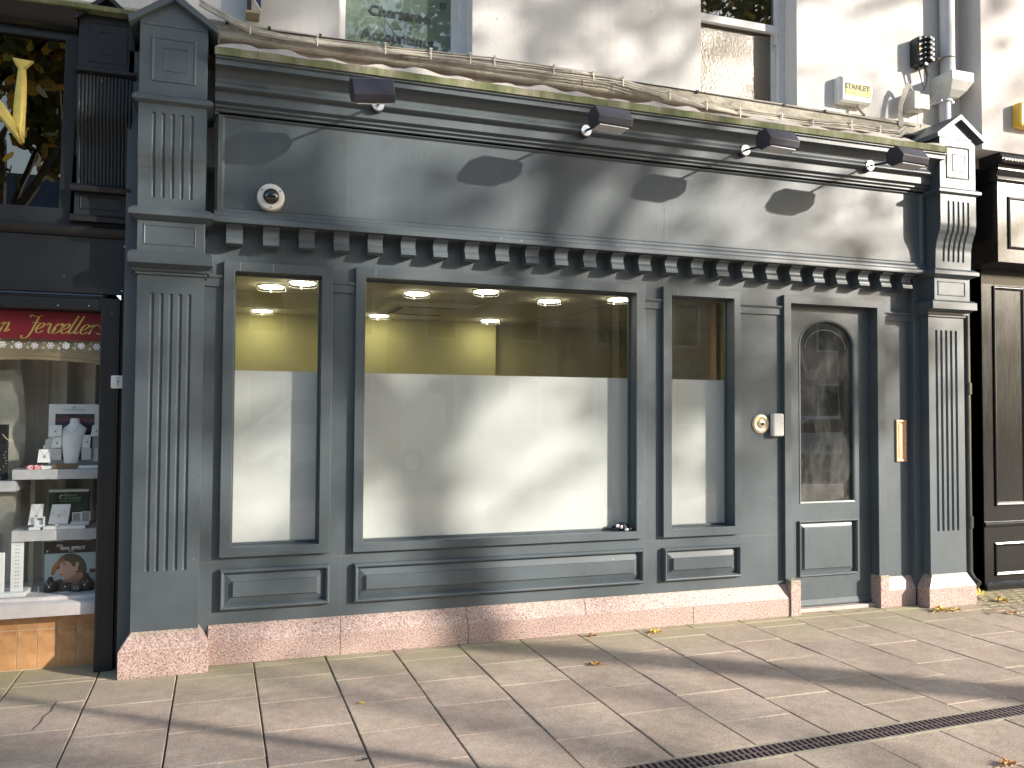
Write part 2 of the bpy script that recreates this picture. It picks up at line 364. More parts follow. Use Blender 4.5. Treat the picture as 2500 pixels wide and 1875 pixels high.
def textmesh(name, s, size, loc, mat, parent=None, shear=0, ext=.0008, align='CENTER', rx=90, bold=0, sx=1.0):
    cu = bpy.data.curves.new(name, 'FONT'); cu.body = s; cu.size = size; cu.shear = shear; cu.extrude = ext; cu.offset = bold; cu.align_x = align; cu.align_y = 'CENTER'; cu.resolution_u = 3
    t_ = bpy.data.objects.new(name, cu); C.objects.link(t_); dg = bpy.context.evaluated_depsgraph_get(); me = bpy.data.meshes.new_from_object(t_.evaluated_get(dg))
    bpy.data.objects.remove(t_); me.name = name; me.transform(Matrix.Translation(Vector(loc)) @ Matrix.Rotation(math.radians(rx), 4, 'X') @ Matrix.Diagonal((sx, 1, 1, 1)))
    me.materials.clear(); me.materials.append(mat); o = bpy.data.objects.new(name, me); C.objects.link(o)
    if parent is not None: o.parent = parent; o.matrix_parent_inverse = Matrix.Translation(-world_loc(parent))
    return o
def circ(cx, cz, rx, rz, n=20, a0=0, a1=360): return [(cx+rx*math.cos(math.radians(a0+(a1-a0)*k/n)), cz+rz*math.sin(math.radians(a0+(a1-a0)*k/n))) for k in range(n + (0 if a1-a0 >= 360 else 1))]

# ------------------------------------------------------------------ ground
g = MB().box(-60, 90, -80, 12, -.30, -.022).build('ground', m_joint); tag(g, kind='structure')
fp_ = MB().box(-60, 90, -13.4, -9.6, -.0215, -.006).build('far_pavement', m_slab); tag(fp_, kind='structure')
road = MB().box(-60, 90, -21.0, -13.4, -.0215, -.012).build('road', m_asphalt); tag(road, kind='structure')
def paving():
    bm = bmesh.new(); lay = bm.loops.layers.float_color.new('tone'); px = .4215; gx = .0035; gy = .0018; rr = random.Random(5)
    def tile(x0, x1, y0, y1, tone, dz):
        z = dz; b_ = .0035; tx, ty = rr.uniform(-.0012, .0012), rr.uniform(-.0012, .0012)
        o = [bm.verts.new(p) for p in ((x0, y0, z-.004-tx), (x1, y0, z-.004+tx), (x1, y1, z-.004+tx), (x0, y1, z-.004-tx))]
        i = [bm.verts.new(p) for p in ((x0+b_, y0+b_, z-tx-ty), (x1-b_, y0+b_, z+tx-ty), (x1-b_, y1-b_, z+tx+ty), (x0+b_, y1-b_, z-tx+ty))]
        d = [bm.verts.new((v.co.x, v.co.y, -.028)) for v in o]
        fs = [bm.faces.new(i)]
        for k in range(4):
            j = (k+1) % 4; fs.append(bm.faces.new((o[k], o[j], i[j], i[k]))); fs.append(bm.faces.new((d[k], d[j], o[j], o[k])))
        for f_ in fs:
            for lp in f_.loops: lp[lay] = (*tone, 1)
    offs = {}
    for k in range(-22, 60):
        x0 = .221+px*(k-1); x1 = x0+px
        off = {0: -.27, 1: -.40, 2: -.14, 3: -.30}.get(k, rr.uniform(-.42, -.02)) if -3 < k < 4 else (-.10-.21*(k % 2)+rr.uniform(-.05, .05))
        ys = [.45]; y = off
        while y > .45: y -= .42
        y0_ = -.055-.075
        lst = [y0_] if off > -.115 or off < -.16 else []
        y = off
        while y > -2.2: lst.append(y); y -= .412+rr.uniform(-.006, .006)
        lst = sorted(set(lst), reverse=True); lst = [v for v in lst if v > -1.93]
        top = .5; yc = -2.095+.026*(x0+.2-4); lst = [v for v in lst if v > yc+.15]; seq = [top]+lst+[yc+.066]
        for a, b in zip(seq[:-1], seq[1:]):
            t = rr.uniform(.86, 1.06); tone = (t, t*rr.uniform(.985, 1.01), t*rr.uniform(.97, 1.01))
            if x0 > 5.5 and a > -.5:
                if b > -.55: continue
                a = -.478
            tile(x0+gx, x1-gx, b+gy, a-gy, tone, rr.uniform(-.002, .0015))
        y = yc-.068
        while y > -9.4:
            b = y-.42; t = rr.uniform(.86, 1.04); tile(x0+.1+gx, x1+.1-gx, b+gy, y-gy, (t, t, t*.98), rr.uniform(-.002, .0015)); y = b
    # cracked slab
    pts_ = [(-.765, -.45), (-.772, -.53), (-.768, -.60), (-.790, -.68), (-.788, -.76), (-.805, -.85)]
    cb = MB()
    for a, b in zip(pts_[:-1], pts_[1:]): cb.add([(a[0], a[1], .0012), (a[0]+.006, a[1], .0012), (b[0]+.005, b[1], .0012), (b[0], b[1], .0012)], [(0, 1, 2, 3)])
    tag(cb.build('paving_crack', m_joint), kind='structure')
    # narrow dark setts by the right-hand shop
    for i in range(70):
        for j in range(14):
            x0 = 5.52+.05*(j % 2)+i*.105; y1 = .5-j*.075; t = rr.uniform(.45, .95)
            if j >= 13: continue
            tile(x0, x0+.098, y1-.07, y1, (t, t*.9, t*.85), rr.uniform(-.002, .001))
    me = bpy.data.meshes.new('pavement'); bm.to_mesh(me); bm.free(); me.materials.append(m_slab)
    o = bpy.data.objects.new('pavement', me); C.objects.link(o); return tag(o, kind='structure')
paving()
kb = MB().box(-60, 90, -9.6, -9.42, -.1, .004).build('kerb', m_stonew, bevel=.01); tag(kb, kind='structure')
# drain channel
dr = thing('drain_channel', 'long slotted dark metal drain grate running across the paving slabs', 'drain', (2, -2.065, 0))
MB().box(-12, 40, -2.165, -2.030, -.027, -.016).build('channel_bottom', m_dark, dr)
e = MB().box(-12, 40, -2.040, -2.026, -.02, .001); e.box(-12, 40, -2.170, -2.156, -.02, .002); e.build('channel_edge', m_drainedge, dr)
gb = MB(); gb.box(-3, 30, -2.042, -2.034, -.015, -.0005); gb.box(-3, 30, -2.100, -2.094, -.015, -.002); gb.box(-3, 30, -2.162, -2.154, -.015, -.0005)
x = -1.5
while x < 9: gb.add([(x, -2.155, -.001), (x+.015, -2.155, -.001), (x+.023, -2.041, -.001), (x+.008, -2.041, -.001), (x, -2.155, -.015), (x+.015, -2.155, -.015), (x+.023, -2.041, -.015), (x+.008, -2.041, -.015)], [(0, 1, 2, 3), (7, 6, 5, 4), (0, 4, 5, 1), (1, 5, 6, 2), (2, 6, 7, 3), (3, 7, 4, 0)]); x += .031
gb.build('grate', m_drain, dr)
dr.location.y -= .05; dr.rotation_euler.z = .026

# ------------------------------------------------------------------ middle shopfront
F = -.035
sf = thing('shopfront', 'empty dark grey-green timber shopfront with frosted windows and arched glass door', 'shopfront', (2.6, 0, 0))
W1 = (.080, .596, .685, 2.346); W2 = (.868, 2.779, .676, 2.352); W3 = (3.060, 3.580, .680, 2.350); DR = (4.080, 4.888, 0, 2.341)
def ex(h, d): return (h[0]-d, h[1]+d, h[2]-d, h[3]+d)
holes = [ex(W1, .014), ex(W2, .014), ex(W3, .014), (DR[0]-.014, DR[1]+.014, -1, DR[3]+.014)]
plate([-.12, 5.34], [.225, 2.64], holes, 0, .06).build('timber_wall', m_paint, sf, bevel=.0008)
m_joint1 = simple('joint_line', (.16, .17, .17), .8, bmp=0); m_joint2 = simple('joint_line_pale', (.20, .21, .20), .8, bmp=0); m_crack = simple('crack_line', (.34, .34, .31), .8, bmp=0)
pieces('board_joint', m_joint1, sf, [(x, x+.0018, -.0006, .0, 2.42, 2.60) for x in (.36, 1.155, 2.02, 3.45, 4.2, 4.74)] + [(x0, x1, -.0006, 0, .598, .6) for x0, x1 in ((-.1, .012), (.67, .80), (2.85, 2.985), (3.64, 4.0), (4.98, 5.3))] + [(x, x+.0015, -.0006, 0, .26, .597) for x in (.735, 2.92, 3.70, 3.95)])
def frame(o, i, name, cells):
    t = MB(); t.ring(o, i, F, .0); t.ring(ex(i, .0138), i, 0.0, .112)
    fr = t.build('window_frame', m_paint, sf, bevel=.0022)
    MB().box(i[0], i[1], .086, .092, i[2], i[3]).build('pane', m_glass, fr)
    MB().box(i[0]+.004, i[1]-.004, .094, .0955, i[2]+.004, 1.752).build('frosted_film', m_film, fr)
    b = MB(); b.ring(i, (i[0]+.010, i[1]-.010, i[2]+.014, i[3]-.012), .072, .0855); b.build('glazing_bead', m_paint, fr, bevel=.001)
    pieces('paint_crack', m_crack, fr, [(x, x+.0022, F-.0005, F, i[3]+.004, o[3]-.004) for x in cells])
    return fr
frame((.016, .663, .628, 2.405), W1, 'a', (.11, .30))
frame((.806, 2.845, .624, 2.414), W2, 'b', (.93, 2.66))
frame((2.992, 3.635, .622, 2.411), W3, 'c', (3.11, 3.48))
# door frame
t = MB(); o = (4.018, 4.963, 0, 2.401)
t.prism([(o[0], .27), (o[0], o[3]), (o[1], o[3]), (o[1], .25), (DR[1], .25), (DR[1], DR[3]), (DR[0], DR[3]), (DR[0], .27)], F, 0, 'y')
t.box(DR[0]-.0138, DR[0], .0, .12, .27, DR[3]+.0138); t.box(DR[1], DR[1]+.0138, .0, .12, .25, DR[3]+.0138); t.box(DR[0], DR[1], 0, .12, DR[3], DR[3]+.0138)
t.build('door_frame', m_paint, sf, bevel=.0022)
# door leaf with arched light
def door():
    yl = .052; x0, x1, z0, z1 = DR[0]+.002, DR[1]-.002, .035, DR[3]-.002
    a, b, zb, zs, zt = 4.215, 4.737, .818, 2.035, 2.236; pa, pb, pz0, pz1 = 4.198, 4.748, .262, .686
    t = MB(); th = .045
    t.box(x0, a, yl, yl+th, z0, z1); t.box(b, x1, yl, yl+th, z0, z1); t.box(a, b, yl, yl+th, pz1, zb); t.box(a, b, yl, yl+th, z0, pz0)
    t.box(a, pb-.011, yl+.012, yl+th-.004, pz0, pz1)
    n = 24; cx = (a+b)/2; rx = (b-a)/2; rz = zt-zs
    arc = [(cx-rx*math.cos(math.pi*k/n), zs+rz*math.sin(math.pi*k/n)) for k in range(n+1)]
    for k in range(n):
        p, q = arc[k], arc[k+1]
        t.prism([p, q, (q[0], z1), (p[0], z1)], yl, yl+th, 'y')
    leaf = t.build('door', m_paint, sf)
    MB().box(a-.01, b+.01, yl+.020, yl+.026, zb-.01, zt+.01).build('pane', m_doorglass, leaf)
    pr = [(a, zb), (b, zb)] + [(cx+rx*math.cos(math.pi*k/n), zs+rz*math.sin(math.pi*k/n)) for k in range(n+1)]
    inn = [(a+.012, zb+.012), (b-.012, zb+.012)] + [(cx+(rx-.012)*math.cos(math.pi*k/n), zs+(rz-.012)*math.sin(math.pi*k/n)) for k in range(n+1)]
    m_ = MB(); q = len(pr)
    m_.add([(x, yl-.004, z) for x, z in pr]+[(x, yl-.001, z) for x, z in inn]+[(x, yl+.019, z) for x, z in pr]+[(x, yl+.019, z) for x, z in inn],
           [(i, (i+1) % q, q+(i+1) % q, q+i) for i in range(q)]+[(2*q+i, i, (i+1) % q, 2*q+(i+1) % q)[::-1] for i in range(q)]+[(q+i, q+(i+1) % q, 3*q+(i+1) % q, 3*q+i) for i in range(q)])
    m_.build('glazing_bead', m_paint, leaf)
    # engraved arch line on glass
    tt = MB(); tt.tube([(cx-(rx-.07)*math.cos(math.pi*k/n), yl+.0185, zs-.02+(rz-.055)*math.sin(math.pi*k/n)) for k in range(n+1)], .0022, 5); tt.build('etched_line', m_inkgrey, leaf)
    MB().nested(pa, pb, pz0, pz1, [(0, yl+.006), (0, yl-.016), (.006, yl-.020), (.016, yl-.012), (.020, yl+.012), (.052, yl+.003), (.055, yl-.006)]).build('raised_panel', m_paint, leaf, bevel=.001)
    wb = MB(); wb.prism([(yl+.001, .085), (yl-.004, .083), (yl-.010, .045), (yl-.010, .036), (yl+.001, .036)], x0, x1); wb.build('weather_bar', m_paint, leaf)
    MB().box(DR[0]-.005, DR[1]+.005, .0, .12, .0, .028).build('threshold', simple('worn_threshold', (.45, .38, .34), .7, sc=20), sf, bevel=.003)
door()
# cap mouldings between the frames
for x0, x1 in ((-.1, .014), (.665, .804), (2.847, 2.990), (3.637, 4.016), (4.965, 5.31)):
    MB().prism([(.001, 2.25), (-.013, 2.25), (-.013, 2.298), (-.020, 2.300), (-.026, 2.312), (-.026, 2.318), (.001, 2.318)], x0, x1).build('cap_moulding', m_paint, sf, bevel=.001)
# raised panels
pst = [(0, .0), (0, -.022), (.004, -.034), (.011, -.040), (.019, -.038), (.024, -.028), (.030, -.010), (.030, -.002), (.076, -.018), (.0775, -.030)]
for a in ((.019, .667, .313, .557), (.815, 2.844, .309, .551), (2.998, 3.640, .310, .546)): MB().nested(*a, pst).build('raised_panel', m_paint, sf, bevel=.0008)
# fascia
fs = MB(); fs.box(-.045, 5.31, -.09, .05, 2.64, 3.30); fs.nested(-.030, 5.29, 2.675, 3.285, [(0, -.09), (0, -.118), (.026, -.118), (.032, -.109), (.038, -.1005)])
fas = fs.build('fascia_board', m_paint, sf, bevel=.001)
pieces('board_joint', m_joint2, fas, [(x, x+.002, -.1015, -.1005, 2.72, 3.23) for x in (.735, 2.96)])
t = MB().prism([(.0, 2.615), (-.150, 2.615), (-.152, 2.640), (-.147, 2.650), (-.128, 2.656), (-.128, 2.672), (-.116, 2.690), (-.09, 2.70), (-.0, 2.70)], -.045, 5.31)
t.build('fascia_sill', m_paint, sf, smooth=True)
cv = []
def arc(y0, z0, y1, z1, bulge, n=6):
    out = []
    for k in range(1, n+1):
        q = k/n; yy = y0+(y1-y0)*q; zz = z0+(z1-z0)*q; nx, nz = (z1-z0), -(y1-y0); d = math.sin(math.pi*q)*bulge; out.append((yy+nx*d, zz+nz*d))
    return out
prof = [(.05, 3.262), (-.118, 3.262), (-.118, 3.274), (-.130, 3.278), (-.130, 3.290), (-.150, 3.298), (-.150, 3.312), (-.178, 3.322), (-.178, 3.378), (-.186, 3.382)]
prof += arc(-.186, 3.382, -.205, 3.428, -.55) + [(-.205, 3.436)] + arc(-.205, 3.436, -.286, 3.492, .28) + [(-.296, 3.494), (-.296, 3.522), (-.312, 3.528), (-.312, 3.538), (.05, 3.538)]
MB().prism(prof, -.05, 5.32).build('cornice', m_paint, sf, smooth=True)
gt = MB(); xs = [-.055+5.37*k/60 for k in range(61)]; rr = random.Random(3)
vs = []; fs_ = []
for x in xs:
    a = rr.uniform(-.004, .004); vs += [(x, -.325, 3.540), (x, -.327, 3.584+a), (x, -.300, 3.592+a), (x, -.300, 3.540)]
for k in range(60):
    for i in range(4): fs_.append((4*k+i, 4*k+(i+1) % 4, 4*k+4+(i+1) % 4, 4*k+4+i))
fs_ += [(0, 1, 2, 3), (240, 241, 242, 243)]
gt.add(vs, fs_); gt.box(1.938, 1.946, -.3285, -.326, 3.541, 3.584); gt.build('gutter_board', m_moss, sf)
rf = MB(); vs = []; fs_ = []; n = 160
for k in range(n+1):
    x = -.05+5.35*k/n; h = .012*math.sin(x*7)+.010*math.sin(x*23)+rr.uniform(-.004, .004)
    vs += [(x, -.299, 3.590), (x, -.285, 3.606+h*.4), (x, -.255, 3.630+h), (x, -.235, 3.618+h*.4), (x, .10, 3.675)]
for k in range(n):
    for i in range(4): fs_.append((5*k+i, 5*k+5+i, 5*k+6+i, 5*k+1+i))
rf.add(vs, fs_); rf.build('lead_flashing', m_lead, sf, smooth=True)
# modillions
mod0 = None
for k in range(25):
    x0 = .025+k*.2107
    pf = [(.0005, 2.614), (-.122, 2.614), (-.122, 2.602), (-.114, 2.600)] + arc(-.114, 2.600, -.088, 2.545, -.22, 6) + arc(-.088, 2.545, -.100, 2.518, .12, 4) + [(-.106, 2.516), (-.106, 2.500), (-.09, 2.496), (.0005, 2.496)]
    if mod0 is None:
        mod0 = MB().prism([(y, z) for y, z in pf], 0, .094).build('bracket', m_paint, sf, smooth=True); mod0.location.x = x0; base = mod0
    else:
        c = base.copy(); C.objects.link(c); c.location.x = x0
# granite plinth
def plinth(x0, x1, cap0, cap1, par, joints=()):
    t = MB(); t.prism([(.02, .0), (-.05, .0), (-.05, .130), (-.003, .228), (.02, .228)], x0, x1)
    o = t.build('plinth', m_granite, par, bevel=.002)
    if joints:
        for x, hi in joints:
            j = MB()
            if hi: j.prism([(-.0503, .132), (-.0033, .228), (-.0038, .2275), (-.0508, .1315)], x, x+.004)
            else: j.box(x, x+.004, -.0508, -.05, .0, .130)
            j.build('plinth_joint', m_joint, o)
    return o
plinth(-.04, 4.045, 0, 0, sf, ((.730, False), (.735, True), (1.553, False), (1.55, True), (2.39, True), (3.22, False)))
plinth(4.966, 5.32, 0, 0, sf)
t = MB(); t.box(4.047, 4.133, -.062, .10, 0, .262); t.build('plinth_return', m_granite, sf, bevel=.002)
t = MB(); t.box(4.882, 4.964, -.056, .10, 0, .250); t.build('plinth_return', m_granite, sf, bevel=.002)

# pilasters
def pil_front(z):   # console front depth
    pts = [(2.66, -.208), (2.80, -.212), (2.86, -.222), (2.91, -.238), (2.95, -.256), (3.0, -.264), (3.3, -.264)]
    for (a, ya), (b, yb) in zip(pts[:-1], pts[1:]):
        if z <= b: q = max(0, (z-a)/(b-a)); q = q*q*(3-2*q); return ya+(yb-ya)*q
    return -.264
def pilaster(cx):
    a, b = cx-.18, cx+.18
    root = bpy.data.objects.new('pilaster', None); C.objects.link(root); root.parent = sf; root.location = (cx-2.6, 0, 0)
    fl = [cx-.1+.05*k for k in range(5)]
    fluted(a, b, [.25, .6, 1.2, 1.8, 2.33], lambda z: -.13, .09, fl, .0125, .012, .583, 2.178).build('shaft', m_paint, root, smooth=True)
    MB().box(a-.075, a, -.05, .09, 0, 3.6).build('backing_strip', m_paint, root, bevel=.002)
    t = MB(); t.frus((a-.028, b+.028, -.158, .08), (a-.028, b+.028, -.158, .08), 2.300, 2.318); t.frus((a-.028, b+.028, -.158, .08), (a-.044, b+.044, -.20, .08), 2.3185, 2.335)
    t.box(a-.046, b+.046, -.224, .08, 2.335, 2.392); t.frus((a-.046, b+.046, -.224, .08), (a-.028, b+.028, -.205, .08), 2.392, 2.408)
    t.box(a-.012, b+.012, -.145, .08, 2.283, 2.300)
    t.build('capital', m_paint, root, bevel=.0015)
    t = MB(); t.box(a, b, -.195, .08, 2.408, 2.600); t.nested(a+.033, b-.048, 2.445, 2.560, [(0, -.195), (0, -.1985), (.004, -.200), (.008, -.198), (.012, -.190), (.016, -.190)])
    t.build('block', m_paint, root, bevel=.0015)
    t = MB(); t.frus((a, b, -.205, .08), (a-.044, b+.044, -.246, .08), 2.585, 2.606); t.box(a-.046, b+.046, -.248, .08, 2.606, 2.634); t.frus((a-.046, b+.046, -.248, .08), (a-.02, b+.02, -.22, .08), 2.634, 2.655)
    t.build('necking', m_paint, root, bevel=.0015)
    fluted(a, b, [2.655+.0161*k for k in range(37)]+[3.26], pil_front, .08, fl, .011, .011, 2.712, 3.185).build('console', m_paint, root, smooth=True)
    t = MB(); t.frus((a, b, -.266, .08), (a-.03, b+.03, -.285, .08), 3.232, 3.245); t.box(a-.034, b+.034, -.290, .08, 3.245, 3.268); t.frus((a-.034, b+.034, -.29, .08), (a-.006, b+.006, -.272, .08), 3.268, 3.285)
    t.build('capping', m_paint, root, bevel=.0015)
    t = MB(); t.prism([(a, 3.285), (b, 3.285), (b, 3.70), (cx, 3.845), (a, 3.70)], -.262, .098, 'y')
    t.nested(a+.062, b-.062, 3.362, 3.618, [(0, -.262), (.0, -.2665), (.004, -.268), (.010, -.2665), (.014, -.2622)], cap=False)
    t.nested(a+.125, b-.105, 3.425, 3.558, [(0, -.262), (0, -.265), (.003, -.2655), (.0035, -.2622)])
    t.prism([(-.2622, 3.678), (-.2665, 3.680), (-.2665, 3.688), (-.2622, 3.690)], a+.02, b-.02)
    t.build('pediment', m_paint, root, bevel=.0012)
    t = MB(); w_ = .028
    t.prism([(a-.055, 3.664), (a-.062, 3.700), (cx, 3.862+w_*.3), (b+.062, 3.700), (b+.055, 3.664), (cx, 3.826)], -.302, .098, 'y')
    t.build('pediment_roof', m_paint, root, bevel=.003)
    t = MB(); t.frus((cx-.238, cx+.238, -.172, .05), (cx-.238, cx+.238, -.172, .05), 0, .150); t.frus((cx-.238, cx+.238, -.172, .05), (a+.005, b-.005, -.136, .05), .1501, .250)
    t.build('plinth_block', m_granite, root, bevel=.002)
    return root
pilaster(-.273); pilaster(5.484)

# ------------------------------------------------------------------ upper building
ub = thing('upper_storey', 'white rendered upper storey with two sash windows above the shopfront', 'building', (2.4, .1, 3.6))
A = (.698, 1.596, 3.895, 5.9); B = (3.385, 4.25, 3.895, 5.9)
plate([-4.0, 6.0], [3.0, 9.0], [A, B], .10, .34).build('wall', m_wall, ub)
MB().box(-4, 6.14, .34, .45, 2.62, 9).build('inner_wall', m_ceil, ub)
t = MB(); t.prism([(.10, 3.79), (.045, 3.79), (.035, 3.80), (.032, 3.885), (.045, 3.896), (.10, 3.902)], -4, 6.14); t.build('sill_band', m_band, ub)
MB().box(-.6, 6.14, .094, .099, 3.6, 3.79).build('shaded_wall_strip', m_taupe, ub)  # wall strip below the sill, shade carried by its taupe colour
def sash(o, frosted, txt):
    fr = MB(); fr.ring(o, (o[0]+.035, o[1]-.06, o[2]+.02, o[3]-.05), .25, .33)
    wf = fr.build('window', m_sash, ub, bevel=.002)
    i = (o[0]+.035, o[1]-.06, o[2]+.02, 4.56)
    t = MB(); t.ring((i[0], i[1], i[2], 4.60), (i[0]+.028, i[1]-.040, i[2]+.012, 4.555), .285, .325); t.build('lower_sash', m_sash, wf, bevel=.002)
    t = MB(); t.ring((i[0], i[1], 4.545, o[3]-.05), (i[0]+.028, i[1]-.04, 4.605, o[3]-.09), .245, .284); t.build('upper_sash', m_sash, wf, bevel=.003)
    hn = MB(); hn.prism([(.25, 4.546), (.25, 4.50), (.245, 4.47), (.26, 4.455), (.275, 4.47), (.283, 4.50), (.283, 4.546)], i[1]-.03, i[1]-.004); hn.build('sash_horn', m_sash, wf)
    MB().box(i[0]+.02, i[1]-.03, .300, .304, i[2], 4.56).build('pane', m_frost if frosted else m_upglass, wf)
    MB().box(i[0]+.02, i[1]-.03, .262, .266, 4.60, o[3]-.08).build('pane', m_darkglass if frosted else m_upglass, wf)
    MB().box(i[0]+.01, i[1]-.02, (.306 if not frosted else .335), (.3075 if not frosted else .3385), i[2], 4.56).build('blind', m_blindA if not frosted else m_blindB, wf)
    return wf
m_frost = glass('frosted_textured_glass', (.72, .66, .54), 2.2, rough=.28, bmp=1.0, bsc=85)
m_blindA = simple('grey_green_blind', (.34, .375, .345), .9, bmp=0); m_blindB = simple('brown_blind', (.24, .21, .155), .9, bmp=0)
wa = sash(A, False, True); wb_ = sash(B, True, False)
m_letter = simple('window_lettering', (.045, .055, .055), .6, bmp=0)
textmesh('lettering', 'Chartered', .098, (1.135, .2985, 4.235), m_letter, wa, bold=.002, sx=1.02)
textmesh('lettering', 'Accountants', .098, (1.125, .2985, 4.065), m_letter, wa, bold=.002, sx=1.0)
textmesh('lettering', 'n', .098, (1.437, .2985, 4.352), m_letter, wa, bold=.002)
# right-hand neighbour's upper wall
ub2 = thing('neighbour_upper_storey', 'off-white rendered wall above the black right-hand shop', 'building', (8, .15, 3.6))
MB().box(NX, 12.5, NY, .45, 3.69, 9).build('wall', m_wall2, ub2)

# ------------------------------------------------------------------ empty shop's room
rm = thing('shop_room', 'empty lit room with olive yellow walls seen above the frosted film', 'room', (2.6, 2, 0))
MB().box(-.05, 5.30, .13, 4.75, 2.60, 2.62).build('ceiling', m_ceil, rm)
t = MB(); t.box(-.10, -.02, .13, 4.6, 0, 2.60); t.box(-.02, 3.15, 4.50, 4.6, 0, 2.60); t.box(3.15, 3.2, 4.5, 4.75, 0, 2.6); t.box(3.2, 5.3, 4.75, 4.85, 0, 2.6); t.box(5.3, 5.38, .13, 4.85, 0, 2.6)
t.build('room_wall', m_yellow, rm)
MB().box(4.12, 5.29, .75, .78, 0, 2.598).build('dark_door_backing', simple('door_backing_dark', (.06, .062, .055), .7), rm)  # added dark panel, hides the yellow room so the door glass looks dark
MB().box(-.05, 5.30, .13, 4.75, -.02, .02).build('room_floor', m_floor, rm)
t = MB()
for x in (.035, .055, .078): t.box(x, x+.011, .20, .22, .0, 2.598)
t.build('corner_trim', simple('brown_trim', (.18, .11, .05), .6), rm)
t = MB()
for y in (1.3, 2.7, 3.9): t.box(-.02, 5.3, y, y+.012, 2.5985, 2.5998)
for x in (1.05, 2.45, 3.7): t.box(x, x+.012, .13, 4.5, 2.5985, 2.5998)
t.build('ceiling_joint', simple('ceiling_joint_line', (.20, .17, .10), .9, bmp=0), rm)
MB().box(3.60, 3.63, 4.72, 4.748, 1.2, 1.9).build('conduit', m_ink, rm)
MB().box(PX, PX+.05, 1.9, 2.0, 0, 2.598).build('timber_post', simple('orange_timber', (.42, .28, .14), .6, sc=6), rm)
MB().box(PX-.55, PX, 2.0, 2.04, 0, 2.598).build('partition', simple('grey_partition', (.62, .58, .50), .8), rm)
light_src = None; labs = ['front light seen at the top of the narrow left window', 'half-hidden light nearest the glass in the narrow left window', 'light by the back wall behind the narrow left window',
  'light left of centre at the top of the wide window', 'half-hidden light nearest the glass at the middle of the wide window', 'large light right of centre in the wide window',
  'smallest light in the top right corner of the wide window', 'light by the back wall at the left edge of the wide window', 'light by the back wall near the middle of the wide window']
for k, (x, y) in enumerate([(.418, 2.27), (.655, 1.95), (.43, 4.16), (1.70, 2.23), (2.26, 1.88), (3.02, 2.26), (3.60, 1.91), (1.70, 4.16), (3.02, 4.16)]):
    if light_src is None:
        t0 = thing('ceiling_light', '', 'ceiling light', (0, 0, 0)); light_src = t0
        MB().lathe([(.100, -.012), (.096, -.020), (.001, -.022)], (0, 0, 0)).build('lamp', m_lamp, t0)
        q = MB(); q.lathe([(.120, 0), (.120, -.006), (.102, -.010), (.102, 0)], (0, 0, 0)); q.build('bezel', m_card, t0, smooth=True)
        q = MB(); q.tube([(.118*math.cos(a/16*2*math.pi), .118*math.sin(a/16*2*math.pi), -.040) for a in range(17)], .0022, 6)
        for a in (0, 1.57, 3.14, 4.71): q.box(.118*math.cos(a)-.003, .118*math.cos(a)+.003, .118*math.sin(a)-.003, .118*math.sin(a)+.003, -.045, -.002)
        q.build('ring', m_chrome, t0, smooth=True); o = t0
    else:
        o = light_src.copy(); C.objects.link(o)
        for ch in list(light_src.children): c = ch.copy(); C.objects.link(c); c.parent = o
    o.location = (x, y, 2.5985); tag(o, 'round glowing ceiling '+labs[k], 'ceiling light', 'round ceiling lights in the empty shop')
ac = thing('air_conditioner', 'square ceiling air conditioner with dark vents in the empty shop', 'air conditioner', (2.0, 3.3, 2.6))
t = MB(); t.frus((1.65, 2.45, 2.95, 3.75), (1.58, 2.52, 2.88, 3.82), 2.565, 2.598); t.build('panel', m_ceil, ac, bevel=.004)
t = MB(); t.box(1.80, 2.30, 3.0, 3.04, 2.560, 2.566); t.box(1.70, 1.76, 3.1, 3.6, 2.560, 2.566); t.box(1.80, 2.30, 3.66, 3.70, 2.560, 2.566); t.build('vent', m_ink, ac)
# ------------------------------------------------------------------ fittings on the facade
def spot(bx, label, twist=0, tilt=0, hx=None):
    t0 = thing('spotlight', label, 'spotlight', (bx, -.18, 3.405), 'projecting sign spotlights over the fascia')
    q = MB(); q.lathe([(.038, .04), (.038, -.018), (.036, -.020), (.001, -.0205)], (bx, -.205, 3.40), 'y', 32); q.build('base_disc', m_chrome, t0, smooth=True)
    q = MB(); q.lathe([(.043, .03), (.043, -.008)], (bx, -.20, 3.40), 'y', 32); q.build('collar', m_lampm, t0, smooth=True)
    ya = -.55; q = MB(); q.tube([(bx, -.22, 3.40), (bx-.004, -.40, 3.372), (bx-.006, ya+.02, 3.355)], .0085, 8); q.build('arm', m_lampm, t0, smooth=True)
    pf = [(.045, -.045), (.055, .025), (.025, .058), (-.055, .058), (-.118, -.020), (-.104, -.066), (.0, -.074)]
    hd = MB().prism(pf, -.118, .118).build('lamp_head', m_lampm, t0, bevel=.004)
    hd.matrix_parent_inverse = Matrix.Identity(4); hd.location = Vector((bx if hx is None else hx, ya-.01, 3.362)) - Vector((bx, -.18, 3.405)); hd.rotation_euler = (math.radians(tilt), math.radians(twist), 0)
    ln = MB().box(-.10, .10, -.095, .02, -.0765, -.070).build('lamp_glass', m_cardsh, hd); ln.matrix_parent_inverse = Matrix.Identity(4); ln.rotation_euler = (0, 0, 0)
spot(.90, 'blue-lit leftmost box spotlight hiding its own base disc, tilted on its arm', -6, 24, .80)
spot(2.305, 'dark box spotlight on an arm above the wide window, second from the left', 2)
spot(3.555, 'dark box spotlight on an arm above the narrow right window, third from the left', 2)
spot(4.665, 'dark box spotlight beside the right pilaster, rightmost over the fascia', 2)
